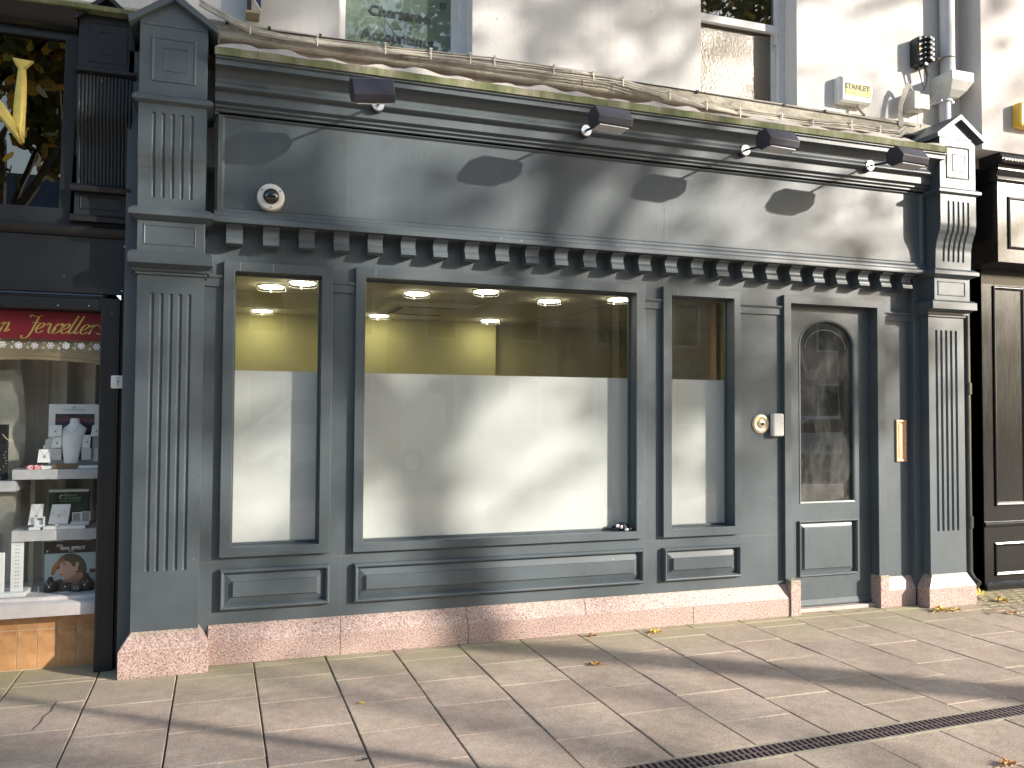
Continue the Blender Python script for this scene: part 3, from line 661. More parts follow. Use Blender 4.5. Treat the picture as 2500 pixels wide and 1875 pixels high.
def dome():
    c = (.275, -.10, 2.785); t0 = thing('dome_camera', 'white dome security camera on the left end of the fascia', 'security camera', c)
    q = MB(); q.lathe([(.080, .0), (.080, -.045), (.078, -.056), (.068, -.064), (.050, -.066)], c, 'y', 40); q.build('housing', m_white, t0, smooth=True)
    q = MB(); q.lathe([(.048, -.064)] + [(.048*math.cos(a*math.pi/16), -.066-.040*math.sin(a*math.pi/16)) for a in range(0, 8)] + [(.001, -.106)], c, 'y', 40); q.build('dome', m_smoke, t0, smooth=True)
    q = MB(); q.lathe([(.026, -.060), (.024, -.082), (.014, -.086), (.001, -.087)], (c[0]+.004, c[1], c[2]-.004), 'y', 20); q.build('lens', m_ink, t0, smooth=True)
    q = MB()
    for a in (90+55, 35, -90): q.lathe([(.0055, -.0655), (.0055, -.068)], (c[0]+.064*math.cos(math.radians(a)), c[1], c[2]+.064*math.sin(math.radians(a))), 'y', 10)
    q.build('screw', m_inkgrey, t0)
dome()
bl = thing('doorbell', 'round brass bell push on the wall left of the door', 'doorbell', (3.826, -.01, 1.428))
q = MB(); q.lathe([(.0725, .01), (.0725, -.006), (.066, -.012), (.050, -.014), (.040, -.009), (.030, -.010), (.028, -.018), (.010, -.024), (.001, -.025)], (3.826, -.0, 1.428), 'y', 40); q.build('rose', m_brass, bl, smooth=True)
q = MB(); q.lathe([(.013, -.02), (.012, -.029), (.001, -.031)], (3.832, 0, 1.428), 'y', 16); q.build('push_button', m_ink, bl, smooth=True)
kp = thing('entry_keypad', 'white plastic entry box between the bell and the door', 'keypad', (3.958, -.02, 1.42))
MB().box(3.908, 4.004, -.048, 0, 1.335, 1.506).build('case', m_white, kp, bevel=.012)
q = MB(); q.lathe([(.004, -.047), (.004, -.0495)], (3.985, 0, 1.43), 'y', 10); q.build('keyhole', m_inkgrey, kp)
lp = thing('letter_plate', 'upright copper letter plate on the wall right of the door', 'letter plate', (5.14, -.01, 1.295))
MB().nested(5.088, 5.192, 1.128, 1.461, [(0, 0), (0, -.010), (.004, -.014), (.018, -.014), (.024, -.006), (.030, -.006), (.030, -.010)]).build('plate', m_copper, lp, bevel=.001)
# alarm box with STANLEY lettering
al = thing('alarm_box', 'white wall alarm box with yellow STANLEY sticker', 'alarm box', (4.75, .05, 4.07))
xy = (4.60, 4.90)
t = MB(); vs = []
for y, e_ in ((.10, 0), (.035, .0), (.015, .018)):
    vs += [(4.598+e_, y, 3.975+e_), (4.895-e_*.5, y, 3.975+e_), (4.925-e_, y, 4.10), (4.905-e_, y, 4.178-e_), (4.602+e_, y, 4.182-e_)]
t.add(vs, [(4, 3, 2, 1, 0), (10, 11, 12, 13, 14)] + [(5*k+i, 5*k+(i+1) % 5, 5*k+5+(i+1) % 5, 5*k+5+i) for k in (0, 1) for i in range(5)]); t.build('case', m_white, al, bevel=.003)
MB().box(4.640, 4.888, .0118, .0149, 4.030, 4.128).build('sticker', m_sticker, al)
textmesh('lettering', 'STANLEY', .060, (4.755, .0112, 4.098), m_ink, al, bold=.0012, sx=.98)
textmesh('lettering', 'Security', .030, (4.700, .0112, 4.054), simple('faded_print', (.55, .50, .25), .6, bmp=0), al)
textmesh('lettering', '24/7', .030, (4.715, .0145, 4.146), simple('pale_blue_print', (.45, .50, .55), .6, bmp=0), al, sx=1.6)
q = MB(); q.tube([(4.795, .06, 3.98), (4.80, .045, 3.95), (4.815, .035, 3.915), (4.845, .03, 3.893)], .011, 8); q.build('cable', m_cable, al, smooth=True)
ya = thing('yellow_alarm_box', 'yellow alarm box on the off-white wall at the right edge', 'alarm box', (6.32, -.15, 4.0))
MB().box(6.225, 6.46, -.205, -.115, 3.895, 4.10).build('case', m_yel, ya, bevel=.02)
# cable closure, hanging wires, junction box
cl = thing('cable_closure', 'black ribbed rubber cable splice housing on the white wall', 'cable closure', (5.42, .05, 4.49))
q = MB(); q.box(5.365, 5.415, .0, .10, 4.375, 4.605); q.box(5.415, 5.47, -.005, .10, 4.36, 4.62); q.build('body', m_closure, cl, bevel=.012)
q = MB()
for k in range(5):
    z = 4.585-k*.042; q.lathe([(.001, -.052), (.016, -.05), (.019, -.02), (.021, .06)], (5.487, .02, z), 'y', 12)
    q.lathe([(.001, -.052), (.014, -.05), (.017, -.02), (.019, .06)], (5.445, .0, z), 'y', 12)
q.build('gland', m_closure, cl, smooth=True)
MB().box(5.374, 5.386, -.0015, .002, 4.47, 4.545).build('label', m_yel, cl)
q = MB(); q.tube([(5.39, .03, 4.38), (5.40, .03, 4.33), (5.43, .03, 4.22), (5.452, .03, 4.185)], [.012, .006, .003, .003], 6); q.tube([(5.455, .02, 4.37), (5.475, .02, 4.30), (5.468, .03, 4.22), (5.452, .03, 4.185), (5.43, .03, 4.16)], [.014, .010, .003, .003, .003], 6); q.build('drop_wire', m_cableb, cl, smooth=True)
jb = thing('junction_box', 'beige telephone junction box hung with looping cables', 'junction box', (5.37, .05, 4.05))
MB().box(5.29, 5.365, -.02, .10, 3.985, 4.14).build('case', m_jb, jb, bevel=.012); MB().box(5.367, 5.475, -.005, .10, 4.0, 4.13).build('cover', m_jb, jb, bevel=.012)
q = MB()
for k in range(5):
    o = .009*k; q.tube([(5.19+o, .03, 3.84), (5.165+o, .02, 3.93), (5.18+o, .02, 4.03), (5.225+o*.8, .01, 4.15-o*.6), (5.262+o*.5, .01, 4.205-o), (5.300+o*.2, .01, 4.185-o), (5.318, .02, 4.13)], .0048, 6)
q.build('cable_loop', m_cablew, jb, smooth=True)
q = MB(); q.tube([(5.375, .03, 4.0), (5.385, .04, 3.93), (5.40, .04, 3.85)], .003, 5); q.tube([(5.44, .03, 4.0), (5.43, .03, 3.92), (5.41, .03, 3.86)], .003, 5); q.tube([(5.46, .02, 4.05), (5.50, .0, 4.09), (5.53, .0, 4.13)], .003, 5); q.tube([(5.45, .02, 4.02), (5.49, .0, 4.05), (5.545, .0, 4.10)], .003, 5)
q.build('loose_wire', m_cable, jb, smooth=True)
# cable runs along the sill band
def wob(pts, amp, seed, n=6):
    rr = random.Random(seed); out = []
    for (a, b) in zip(pts[:-1], pts[1:]):
        for k in range(n):
            q = k/n; out.append(tuple(a[i]+(b[i]-a[i])*q + (rr.uniform(-amp, amp) if i == 2 else 0) for i in range(3)))
    return out+[pts[-1]]
path = [(-.15, .0, 3.965), (.0, .0, 3.90), (.14, .0, 3.842), (.36, .0, 3.825), (1.0, .0, 3.842), (1.70, .0, 3.862), (2.3, .0, 3.864), (2.62, .0, 3.864), (2.82, .0, 3.835), (3.28, -.02, 3.765), (3.64, -.03, 3.735), (4.28, -.03, 3.735), (4.73, -.01, 3.765), (5.0, 0, 3.76), (5.17, .02, 3.77), (5.24, .02, 3.82)]
for k in range(5):
    p = [(x, y-.012+.004*k, z-.018+.0115*k+(.008*math.sin(x*2.1+k))) for x, y, z in path]
    q = MB(); q.tube(wob(p, .0022, k), .0052, 6)
    tag(q.build('cable', m_cablew if k % 2 else m_cable, smooth=True), 'thin %s cable strung along the sill band, %s in the bundle' % (['grey', 'pale'][k % 2], ['lowest', 'second from bottom', 'middle', 'second from top', 'topmost'][k]), 'cable', 'cables along the sill band')
q = MB(); q.tube(wob([(-.9, .03, 4.02), (-.2, .02, 4.02), (.0, .02, 3.93), (.146, .028, 3.868), (.75, .028, 3.882), (1.93, .028, 3.893), (3.3, .028, 3.882), (4.8, .028, 3.865), (5.35, .03, 3.86)], .001, 9), .0045, 6)
for x in (.0, .25, .56, 1.02, 1.42, 1.93, 2.28, 2.64, 3.3, 4.07, 4.45): q.box(x, x+.018, .018, .031, 3.872+.004*math.sin(x), 3.894+.004*math.sin(x))
tag(q.build('black_cable', m_cableb, smooth=True), 'thin black clipped cable along the top edge of the sill band', 'cable')
cs = None
xs = (.145, .55, .98, 1.28, 1.55, 1.72, 2.15, 2.45, 2.68, 3.05, 3.35, 3.63, 4.0, 4.28, 4.66, 4.95)
for k, x in enumerate(xs):
    for (a, b) in zip(path[:-1], path[1:]):
        if a[0] <= x <= b[0]: q_ = (x-a[0])/(b[0]-a[0]); yy = a[1]+(b[1]-a[1])*q_; zz = a[2]+(b[2]-a[2])*q_
    if cs is None:
        m_ = MB(); m_.box(-.004, .004, -.020, -.016, -.032, .040); m_.box(-.009, .009, -.021, -.016, .034, .044); m_.box(-.006, .006, -.020, .03, .030, .036); cs = m_.build('cable_clip', m_cablew); cs.location = (x, yy, zz); o = cs
    else: o = cs.copy(); C.objects.link(o); o.location = (x, yy, zz)
    tag(o, 'small pale tie strapping the cable bundle, number-less clip on the sill band', 'cable clip', 'cable ties on the sill band')
    o['label'] = 'small pale tie strapping the cable bundle on the sill band'
# downpipe with hopper
dp = thing('downpipe', 'grey downpipe with pale hopper head above the right pilaster', 'downpipe', (5.70, .02, 4.3))
q = MB(); q.tube([(5.695, .03, 9), (5.70, .03, 4.30)], .058, 20); q.build('pipe', m_pipe, dp, smooth=True)
q = MB(); q.tube([(5.665, .03, 4.20), (5.668, .03, 3.6)], .045, 20); q.build('lower_pipe', m_pipe, dp, smooth=True)
t = MB(); vs = []
for z, hx, y0 in ((4.31, .115, -.125), (4.235, .115, -.125), (4.17, .085, -.08), (4.125, .05, -.03)): vs += [(5.70-hx, y0, z), (5.70+hx, y0, z), (5.70+hx, .10, z), (5.70-hx, .10, z)]
t.add(vs, [(0, 1, 2, 3), (15, 14, 13, 12)] + [(4*k+i, 4*k+(i+1) % 4, 4*k+4+(i+1) % 4, 4*k+4+i) for k in range(3) for i in range(4)]); t.build('hopper', m_hopper, dp, bevel=.004)
q = MB(); q.lathe([(.052, -.012), (.060, -.008), (.060, .008), (.052, .012)], (5.667, .03, 4.105)); q.box(5.60, 5.625, .0, .1, 4.09, 4.11); q.box(5.71, 5.74, .0, .1, 4.09, 4.11); q.build('collar', m_pipe, dp, bevel=.002)
q = MB(); q.lathe([(.060, -.004), (.064, -.003), (.064, .003), (.060, .004)], (5.697, .03, 4.47)); q.tube([(5.64, .02, 4.465), (5.60, .03, 4.455), (5.575, .09, 4.45)], .010, 6); q.build('pipe_bracket', simple('rusty_bracket', (.25, .20, .15), .8), dp)
bp = thing('black_downpipe', 'black downpipe in the gap beside the right pilaster', 'downpipe', (5.86, .03, 0))
q = MB(); q.tube([(5.80, .05, 3.5), (5.855, .04, 2.5), (5.845, .03, .21)], .042, 20); q.tube([(5.845, .03, .21), (5.85, -.01, .15), (5.86, -.06, .12)], .040, 16); q.build('pipe', m_pipeblk, bp, smooth=True)
for z in (1.72, .62): MB().lathe([(.043, -.05), (.050, -.045), (.050, .045), (.043, .05)], (5.852, .035, z)).build('pipe_socket', m_pipeblk, bp, smooth=True)
# projecting sign at the top edge
sg = thing('projecting_sign', 'navy and white projecting sign cut off by the top edge', 'sign', (.16, 0, 4.1))
MB().box(.125, .150, -.02, .10, 3.965, 4.5).build('sign_box', m_ink, sg, bevel=.002)
q = MB(); q.prism([(.152, 4.5), (.152, 4.045), (.205, 3.965), (.205, 4.5)], -.022, -.010, 'y'); q.build('navy_panel', m_navy, sg)
q = MB(); q.prism([(.150, 4.06), (.150, 4.045), (.205, 3.957), (.205, 3.972)], -.026, -.008, 'y'); q.build('white_border', m_white, sg)
MB().box(.118, .20, -.02, .10, 3.948, 3.962).build('timber_base', m_tan, sg)
# rubbish on the sill
rb = thing('crumpled_wrapper', 'crumpled black and silver wrapper in the corner of the wide window sill', 'rubbish', (2.70, .02, .70))
def crumple(cx, cy, cz, sx, sy, sz_, seed, mat, nm):
    bm = bmesh.new(); bmesh.ops.create_icosphere(bm, subdivisions=3, radius=1); rr = random.Random(seed)
    from mathutils import noise as nz
    for v in bm.verts:
        d = 1+.45*nz.noise(v.co*2.3+Vector((seed, 0, 0))); v.co = Vector((cx+v.co.x*sx*d, cy+v.co.y*sy*d, max(.6775, cz+v.co.z*sz_*d)))
    me = bpy.data.meshes.new(nm); bm.to_mesh(me); bm.free(); me.materials.append(mat); o = bpy.data.objects.new(nm, me); C.objects.link(o); o.parent = rb; o.matrix_parent_inverse = Matrix.Translation(-world_loc(rb)); return o
m_wrap = simple('black_foil', (.015, .013, .02), .25, bmp=.3, sc=30)
crumple(2.690, .03, .70, .065, .025, .026, 2, m_wrap, 'wrapper'); crumple(2.735, .02, .688, .03, .02, .014, 5, m_wrap, 'wrapper_fold')
crumple(2.655, .012, .712, .014, .008, .012, 7, m_cardsh, 'torn_paper'); crumple(2.72, .0, .686, .016, .008, .008, 9, m_cardsh, 'torn_paper'); crumple(2.682, .006, .703, .010, .006, .010, 12, m_chrome, 'foil_scrap'); crumple(2.752, -.004, .692, .005, .005, .007, 13, m_copper, 'foil_scrap')

# ------------------------------------------------------------------ jeweller's shopfront (left)
jw = thing('jeweller_shopfront', 'black jeweller shopfront with red banner window at the left edge', 'shopfront', (-1.3, .05, 0))
XL = -3.2
t = MB(); t.box(-.655, -.555, .02, .30, 0, 2.15); t.box(-.555, -.50, .06, .30, 0, 2.5); t.build('window_post', m_black, jw, bevel=.002)
t = MB(); t.box(-.6215, -.620, .0195, .0215, .0, 2.15); t.box(-.5695, -.5685, .0185, .0215, 0, 2.15); t.build('post_seam', m_dark, jw)
t = MB(); t.prism([(.30, 2.08), (.03, 2.08), (.03, 2.145), (.045, 2.15), (.045, 2.165), (.07, 2.175), (.30, 2.175)], XL, -.655); t.build('lintel', m_black, jw, bevel=.0015)
MB().box(XL, -.52, .012, .05, 2.175, 2.50).build('fascia_board', m_black, jw, bevel=.002)
q = MB()
for x, z in ((-.525, 2.458), (-.536, 2.197)): q.lathe([(.005, .012), (.004, .008), (.001, .007)], (x-.01, 0, z), 'y', 10)
for x, z in ((-.88, 2.10), (-.72, 2.105)): q.lathe([(.004, .031), (.003, .028), (.001, .027)], (x, 0, z), 'y', 10)
q.build('screw', m_chrome, jw)
t = MB(); t.prism([(.10, 2.50), (.0, 2.50), (-.012, 2.51), (-.025, 2.53), (-.028, 2.548), (-.012, 2.562), (.02, 2.570), (.02, 2.60), (.10, 2.60)], XL, -.512); t.build('moulding', m_black, jw, smooth=True)
# sign box with leaning glass
t = MB(); t.box(XL, -.50, .16, .25, 2.6, 3.80); t.build('sign_backing', m_dark, jw)
q = MB(); q.add([(XL, .10, 2.66), (-.895, .10, 2.66), (-.87, .04, 3.63), (XL, .04, 3.63), (XL, .105, 2.66), (-.895, .105, 2.66), (-.87, .045, 3.63), (XL, .045, 3.63)], [(0, 1, 2, 3), (7, 6, 5, 4), (0, 4, 5, 1), (1, 5, 6, 2), (2, 6, 7, 3), (3, 7, 4, 0)])
sgl = q.build('sign_glass', m_signglass, jw)
t = MB(); t.add([(-.895, .06, 2.61), (-.835, .06, 2.61), (-.79, .01, 3.68), (-.868, .01, 3.68), (-.895, .16, 2.61), (-.835, .16, 2.61), (-.79, .16, 3.68), (-.868, .16, 3.68)], [(0, 1, 2, 3), (7, 6, 5, 4), (0, 4, 5, 1), (1, 5, 6, 2), (2, 6, 7, 3), (3, 7, 4, 0)])
t.box(XL, -.84, .05, .16, 2.60, 2.665); t.box(XL, -.80, .01, .16, 3.635, 3.68); t.build('sign_frame', m_black, jw, bevel=.002)
t = MB(); t.prism([(.2, 3.68), (-.02, 3.68), (-.06, 3.71), (-.09, 3.76), (-.10, 3.78), (.2, 3.80)], XL, -.80); t.build('cornice', m_blackgloss, jw, smooth=True)
MB().box(XL, -.49, -.12, .10, 3.78, 3.81).build('gutter_board', m_moss, jw, bevel=.004)
# gold letter N (only its right leg is in the picture)
def gold_letter():
    q = MB(); yb, yr = .062, .035
    def bev(pts, inner):
        n = len(pts); vs = [(x, yb+.004*0, z) for x, z in pts] + [(x, yr, z) for x, z in inner]; q.add([(x, yb+.03, z) for x, z in pts]+vs, [(i, (i+1) % n, n+(i+1) % n, n+i) for i in range(n)] + [(n+i, n+(i+1) % n, 2*n+(i+1) % n, 2*n+i) for i in range(n)] + [tuple(2*n+i for i in range(n))])
    # right stem
    bev([(-1.150, 3.512), (-1.028, 3.504), (-1.030, 3.490), (-1.064, 3.448), (-1.080, 3.030), (-1.090, 3.030), (-1.140, 3.13), (-1.127, 3.452), (-1.150, 3.496)], [(-1.138, 3.504), (-1.042, 3.497), (-1.043, 3.494), (-1.092, 3.444), (-1.094, 3.06), (-1.096, 3.06), (-1.104, 3.11), (-1.098, 3.450), (-1.136, 3.499)])
    # diagonal
    bev([(-1.46, 3.52), (-1.38, 3.515), (-1.125, 3.15), (-1.086, 3.022), (-1.10, 3.02), (-1.44, 3.46)], [(-1.43, 3.50), (-1.39, 3.50), (-1.125, 3.12), (-1.094, 3.04), (-1.10, 3.04), (-1.43, 3.47)])
    bev([(-1.50, 3.54), (-1.42, 3.535), (-1.42, 3.52), (-1.445, 3.49), (-1.445, 3.08), (-1.42, 3.045), (-1.42, 3.03), (-1.50, 3.03), (-1.50, 3.045), (-1.475, 3.08), (-1.475, 3.49), (-1.50, 3.52)], [(-1.49, 3.53), (-1.43, 3.528), (-1.43, 3.525), (-1.455, 3.49), (-1.455, 3.08), (-1.43, 3.042), (-1.43, 3.036), (-1.49, 3.036), (-1.49, 3.042), (-1.465, 3.08), (-1.465, 3.49), (-1.49, 3.525)])
    o = q.build('gold_letter', m_gold, jw); return o
gold_letter()
# black reeded pilaster
root = bpy.data.objects.new('pilaster', None); C.objects.link(root); root.parent = jw; root.location = (.645, -.05, 0)
MB().prism([(-.793, 3.47), (-.497, 3.47), (-.497, 3.745), (-.645, 3.875), (-.793, 3.745)], -.05, .16, 'y').build('pediment', m_black, root, bevel=.002)
t = MB(); t.nested(-.745, -.535, 3.505, 3.735, [(0, -.05), (0, -.052), (.003, -.0535), (.005, -.0502)], cap=False); t.nested(-.690, -.590, 3.555, 3.685, [(0, -.05), (0, -.052), (.003, -.053), (.0035, -.0505)]); t.build('pediment_moulding', m_black, root)
MB().prism([(-.812, 3.725), (-.815, 3.755), (-.645, 3.90), (-.475, 3.755), (-.478, 3.725), (-.645, 3.868)], -.09, .16, 'y').build('pediment_roof', m_black, root, bevel=.002)
t = MB(); t.prism([(.16, 3.425), (-.06, 3.425), (-.085, 3.440), (-.085, 3.458), (-.055, 3.47), (.16, 3.47)], -.805, -.487); t.build('capping', m_black, root, smooth=True)
def jf(z):
    q = (z-2.80)/(3.425-2.80); s_ = 1/(1+math.exp(-(q-.52)*16)); return .0-.055*s_-.012*math.sin(q*math.pi)
fluted(-.797, -.507, [2.80+.0156*k for k in range(41)], jf, .16, [-.785+.0193*k for k in range(15)], .0085, .008, 2.801, 3.424, reed=True).build('console', m_black, root, smooth=True)
t = MB(); t.prism([(.16, 2.755), (-.045, 2.755), (-.055, 2.768), (-.055, 2.782), (-.03, 2.80), (.16, 2.80)], -.820, -.502); t.build('necking', m_black, root, smooth=True)
t = MB(); t.box(-.805, -.522, .0, .16, 2.625, 2.755); t.nested(-.775, -.555, 2.66, 2.735, [(0, 0), (0, -.004), (.004, -.005), (.007, -.0005)], cap=False); t.build('block', m_black, root, bevel=.0015)
t = MB(); t.prism([(.16, 2.585), (-.03, 2.585), (-.035, 2.61), (-.02, 2.625), (.16, 2.625)], -.825, -.505); t.build('base_moulding', m_black, root, smooth=True)
# display window
MB().box(XL, -.655, .145, .152, .42, 2.08).build('pane', m_jewglass, jw)
t = MB(); t.prism([(.30, .322), (.085, .322), (.083, .388), (.10, .398), (.14, .405), (.145, .422), (.30, .428)], XL, -.655); t.build('window_sill', simple('cream_sill', (.56, .52, .50), .5), jw, bevel=.002)
MB().box(XL, -.655, .1985, .24, -.01, .322).build('tile_backing', m_grout, jw)
tg = None
for k in range(24):
    x = -.664-.1037*(k+1)
    for z0, z1 in ((.005, .228), (.233, .318)):
        if tg is None: tg = {}
        key = z0
        if key not in tg:
            o = MB().box(.0, .0995, .196, .211, z0, z1).build('tile', m_tile, jw, bevel=.0015); tg[key] = o
        else: o = tg[key].copy(); C.objects.link(o)
        o.matrix_parent_inverse = Matrix.Translation(-world_loc(jw)); o.location.x = x+.003
# window interior: back, floor, side
wn = thing('display_booth', 'tan arched pelmet and panelled back of the jeweller window display', 'display case', (-1.3, .6, .4))
q = MB(); zt = 2.07; pts = [(XL, zt), (-.656, zt), (-.656, 1.745)] + [(-1.04+.72*math.sin(a), 1.62+.175*math.cos(a)) for a in [math.radians(58-4*k) for k in range(0, 30)]] + [(XL, 1.62)]
q.prism(pts, .20, .225, 'y'); q.build('arched_pelmet', m_tan, wn)
q = MB()
for off in (.0, .022):
    q.tube([(-1.04+(.72+off)*math.sin(a), .198, 1.618+(.178+off)*math.cos(a)) for a in [math.radians(52-4*k) for k in range(0, 27)]], .0016 if off else .003, 5)
q.build('pelmet_moulding', m_tan2, wn)
MB().box(XL, -.60, .95, .97, .30, 2.2).build('back_panel', simple('dark_display_back', (.05, .042, .03), .7), wn)
MB().box(XL, -.60, .16, .97, .405, .425).build('display_floor', m_shelf, wn)
MB().box(-.648, -.60, .24, .97, .3, 2.2).build('side_panel', simple('dark_side_panel', (.03, .028, .02), .6), wn)
MB().box(XL, -.60, .24, .97, 2.16, 2.2).build('display_ceiling', m_card, wn)
# curtain
q = MB(); n = 200; vs = []; fs_ = []
for k in range(n+1):
    x = XL+(2.50)*k/n; y = .66+.05*math.sin(x*34+1.2*math.sin(x*9))+.02*math.sin(x*71)
    vs += [(x, y, .43), (x+.006*math.sin(x*20), y+.01, 1.2), (x, y, 1.85)]
for k in range(n): fs_ += [(3*k, 3*k+3, 3*k+4, 3*k+1), (3*k+1, 3*k+4, 3*k+5, 3*k+2)]
q.add(vs, fs_); tag(q.build('curtain', m_curtain, smooth=True), 'pleated taupe curtain hanging behind the jewellery display', 'curtain')
q = MB(); vs = []; fs_ = []
for k in range(31):
    a = k/30; z = 1.74-.98*a; vs += [(-1.30, .42, z), (-1.165+.04*math.sin(a*3)-.05*(1-a)*0, .40+.02*math.sin(a*20), z), (-1.135+.035*a+.02*math.sin(a*5), .43, z)]
for k in range(30): fs_ += [(3*k, 3*k+1, 3*k+4, 3*k+3), (3*k+1, 3*k+2, 3*k+5, 3*k+4)]
q.add(vs, fs_); tag(q.build('swag_curtain', simple('pale_swag', (.40, .39, .33), .9), smooth=True), 'pale curtain swag tied back at the far left of the display', 'curtain')
bn = thing('window_banner', 'red banner with gold Jewellers script inside the top of the display window', 'banner', (-1.2, .16, 1.98))
MB().box(XL, -.656, .158, .161, 1.912, 2.075).build('banner_sheet', m_red, bn)
# calligraphic strokes with a broad nib
def nib(q, pts, ox, oz, sc, w_=.055, ang=35, y=.1565, slant=.32, hair=.012):
    P = []
    for i in range(len(pts)-1):         # catmull-rom
        p0 = pts[max(i-1, 0)]; p1 = pts[i]; p2 = pts[i+1]; p3 = pts[min(i+2, len(pts)-1)]
        for k in range(8):
            t_ = k/8; P.append(tuple(.5*((2*p1[j])+(-p0[j]+p2[j])*t_+(2*p0[j]-5*p1[j]+4*p2[j]-p3[j])*t_*t_+(-p0[j]+3*p1[j]-3*p2[j]+p3[j])*t_**3) for j in (0, 1)))
    P.append(pts[-1]); vs = []; fs = []
    for i, (a, b) in enumerate(P):
        d = (P[min(i+1, len(P)-1)][0]-P[max(i-1, 0)][0], P[min(i+1, len(P)-1)][1]-P[max(i-1, 0)][1]); l = math.hypot(*d) or 1; nx, nz = -d[1]/l, d[0]/l
        nb = abs(nx*math.cos(math.radians(-ang+50))+nz*math.sin(math.radians(-ang+50))*.6); h = hair+(w_-hair)*nb**1.6
        x, z = a+b*slant, b
        vs += [(ox+sc*(x-nx*h), y, oz+sc*(z-nz*h)), (ox+sc*(x+nx*h), y, oz+sc*(z+nz*h))]
    for i in range(len(P)-1): fs.append((2*i, 2*i+1, 2*i+3, 2*i+2))
    m = len(vs); vs += [(a, y+.001, b) for a, _, b in vs]; fs += [tuple(m+i for i in f_[::-1]) for f_ in fs]; q.add(vs, fs)
E_ = [(.05, .22), (.22, .30), (.38, .48), (.30, .60), (.14, .52), (.04, .28), (.10, .06), (.26, .03), (.42, .16)]
Lq = [(.30, 1.10), (.20, .70), (.10, .25), (.12, .05), (.22, .04), (.32, .14)]
GL = {'e': [E_], 'l': [Lq],
      'J': [[(.0, .95), (.06, 1.08), (.22, 1.02), (.42, 1.0), (.66, 1.10)], [(.48, 1.03), (.42, .6), (.36, .1), (.26, -.22), (.08, -.34), (-.08, -.26), (-.06, -.16)], [(.24, .62), (.40, .66), (.58, .62)]],
      'w': [[(.02, .50), (.08, .60), (.20, .52), (.20, .15), (.30, .02), (.46, .10), (.52, .34)], [(.62, .60), (.48, .40), (.42, .12), (.54, .0), (.74, .12), (.86, .38), (.80, .60), (.72, .50)]],
      'r': [[(.02, .46), (.14, .58), (.12, .30), (.06, .02)], [(.10, .30), (.22, .52), (.34, .60), (.44, .54)]],
      's': [[(.40, .52), (.28, .60), (.14, .50), (.24, .34), (.32, .18), (.20, .03), (.04, .10)]],
      'n': [[(.02, .46), (.14, .58), (.12, .30), (.06, .02)], [(.10, .30), (.24, .54), (.38, .56), (.38, .30), (.34, .06), (.46, .08), (.54, .18)]]}
q = MB(); sc = .104
for ch, x in (('n', -1.205), ('J', -1.072), ('e', -1.022), ('w', -.972), ('e', -.890), ('l', -.853), ('l', -.823), ('e', -.788), ('r', -.742), ('s', -.700)):
    for st in GL[ch]: nib(q, st, x, 1.948, sc*(.95 if ch != 'J' else .92))
q.build('gold_script', m_gold, bn)
sn = thing('snowflake_decal', 'row of white snowflake stickers on the glass under the red banner', 'sticker', (-.9, .144, 1.87))
q = MB(); rs = random.Random(11)
def flake(cx, cz, R, style):
    for k in range(6):
        a = math.radians(60*k+15*style); dx, dz = math.cos(a), math.sin(a); w_ = R*.13
        q.poly([(cx-dz*w_, cz+dx*w_), (cx+dz*w_, cz-dx*w_), (cx+dx*R+dz*w_, cz+dz*R-dx*w_), (cx+dx*R-dz*w_, cz+dz*R+dx*w_)], .1432+.0002*k, .0006)
        if R > .012:
            for s_ in (-1, 1):
                b = a+s_*.9; bx, bz = cx+dx*R*.55, cz+dz*R*.55; ex_, ez = math.cos(b), math.sin(b)
                q.poly([(bx-ez*w_, bz+ex_*w_), (bx+ez*w_, bz-ex_*w_), (bx+ex_*R*.38+ez*w_, bz+ez*R*.38-ex_*w_), (bx+ex_*R*.38-ez*w_, bz+ez*R*.38+ex_*w_)], .1445+.0002*k, .0003)
    if style == 1: q.poly(circ(cx, cz, R*.5, R*.5, 14), .1426, .0005)
for k in range(20):
    cx = -.69-.0812*k; flake(cx, 1.876+.003*math.sin(k), .0205, k % 3)
    flake(cx-.035, 1.862, .009, 0); flake(cx-.03, 1.893, .006, 1)
for k in range(150): q.poly(circ(rs.uniform(-2.2, -.665), 1.876+rs.gauss(0, .016), .0022, .0022, 6), .1433+.00001*k, .0003)
q.build('snowflake', simple('white_vinyl', (.85, .86, .87), .5, bmp=0), sn)
# shelves, post, display goods
def shelf(x0, x1, z0, z1, y0, lab):
    t0 = MB(); t0.box(x0, x1, y0, .62, z0, z1); tag(t0.build('display_shelf', m_shelf, bevel=.003), lab, 'shelf', 'suede display shelves in the jeweller window')
shelf(-1.125, -.657, 1.095, 1.153, .20, 'upper grey suede shelf carrying the white necklace bust')
shelf(-1.120, -.657, .737, .80, .20, 'lower grey suede shelf carrying boxes in front of the green card')
shelf(-1.95, -1.105, 1.028, 1.088, .20, 'grey suede shelf end at the far left edge')
tag(MB().box(-1.082, -1.056, .50, .52, .425, 1.09).build('shelf_post', simple('cream_post', (.5, .5, .36), .6), bevel=.002), 'slim cream upright post under the display shelves', 'post')
cA = thing('necklace_backdrop', 'tall white card frame with a sunset picture behind the bust', 'display card', (-.83, .35, 1.153))
MB().ring((-.967, -.694, 1.155, 1.537), (-.932, -.717, 1.20, 1.478), .35, .356).build('frame', m_card, cA)
q = MB(); q.box(-.932, -.717, .353, .356, 1.2, 1.478)
m, t_, b_ = newmat('sunset_print'); co = coords(t_, (1, 1, 6)); sp_ = t_.nodes.new('ShaderNodeSeparateXYZ'); g_ = t_.nodes.new('ShaderNodeTexCoord'); L(t_, g_.outputs['Object'], sp_.inputs[0])
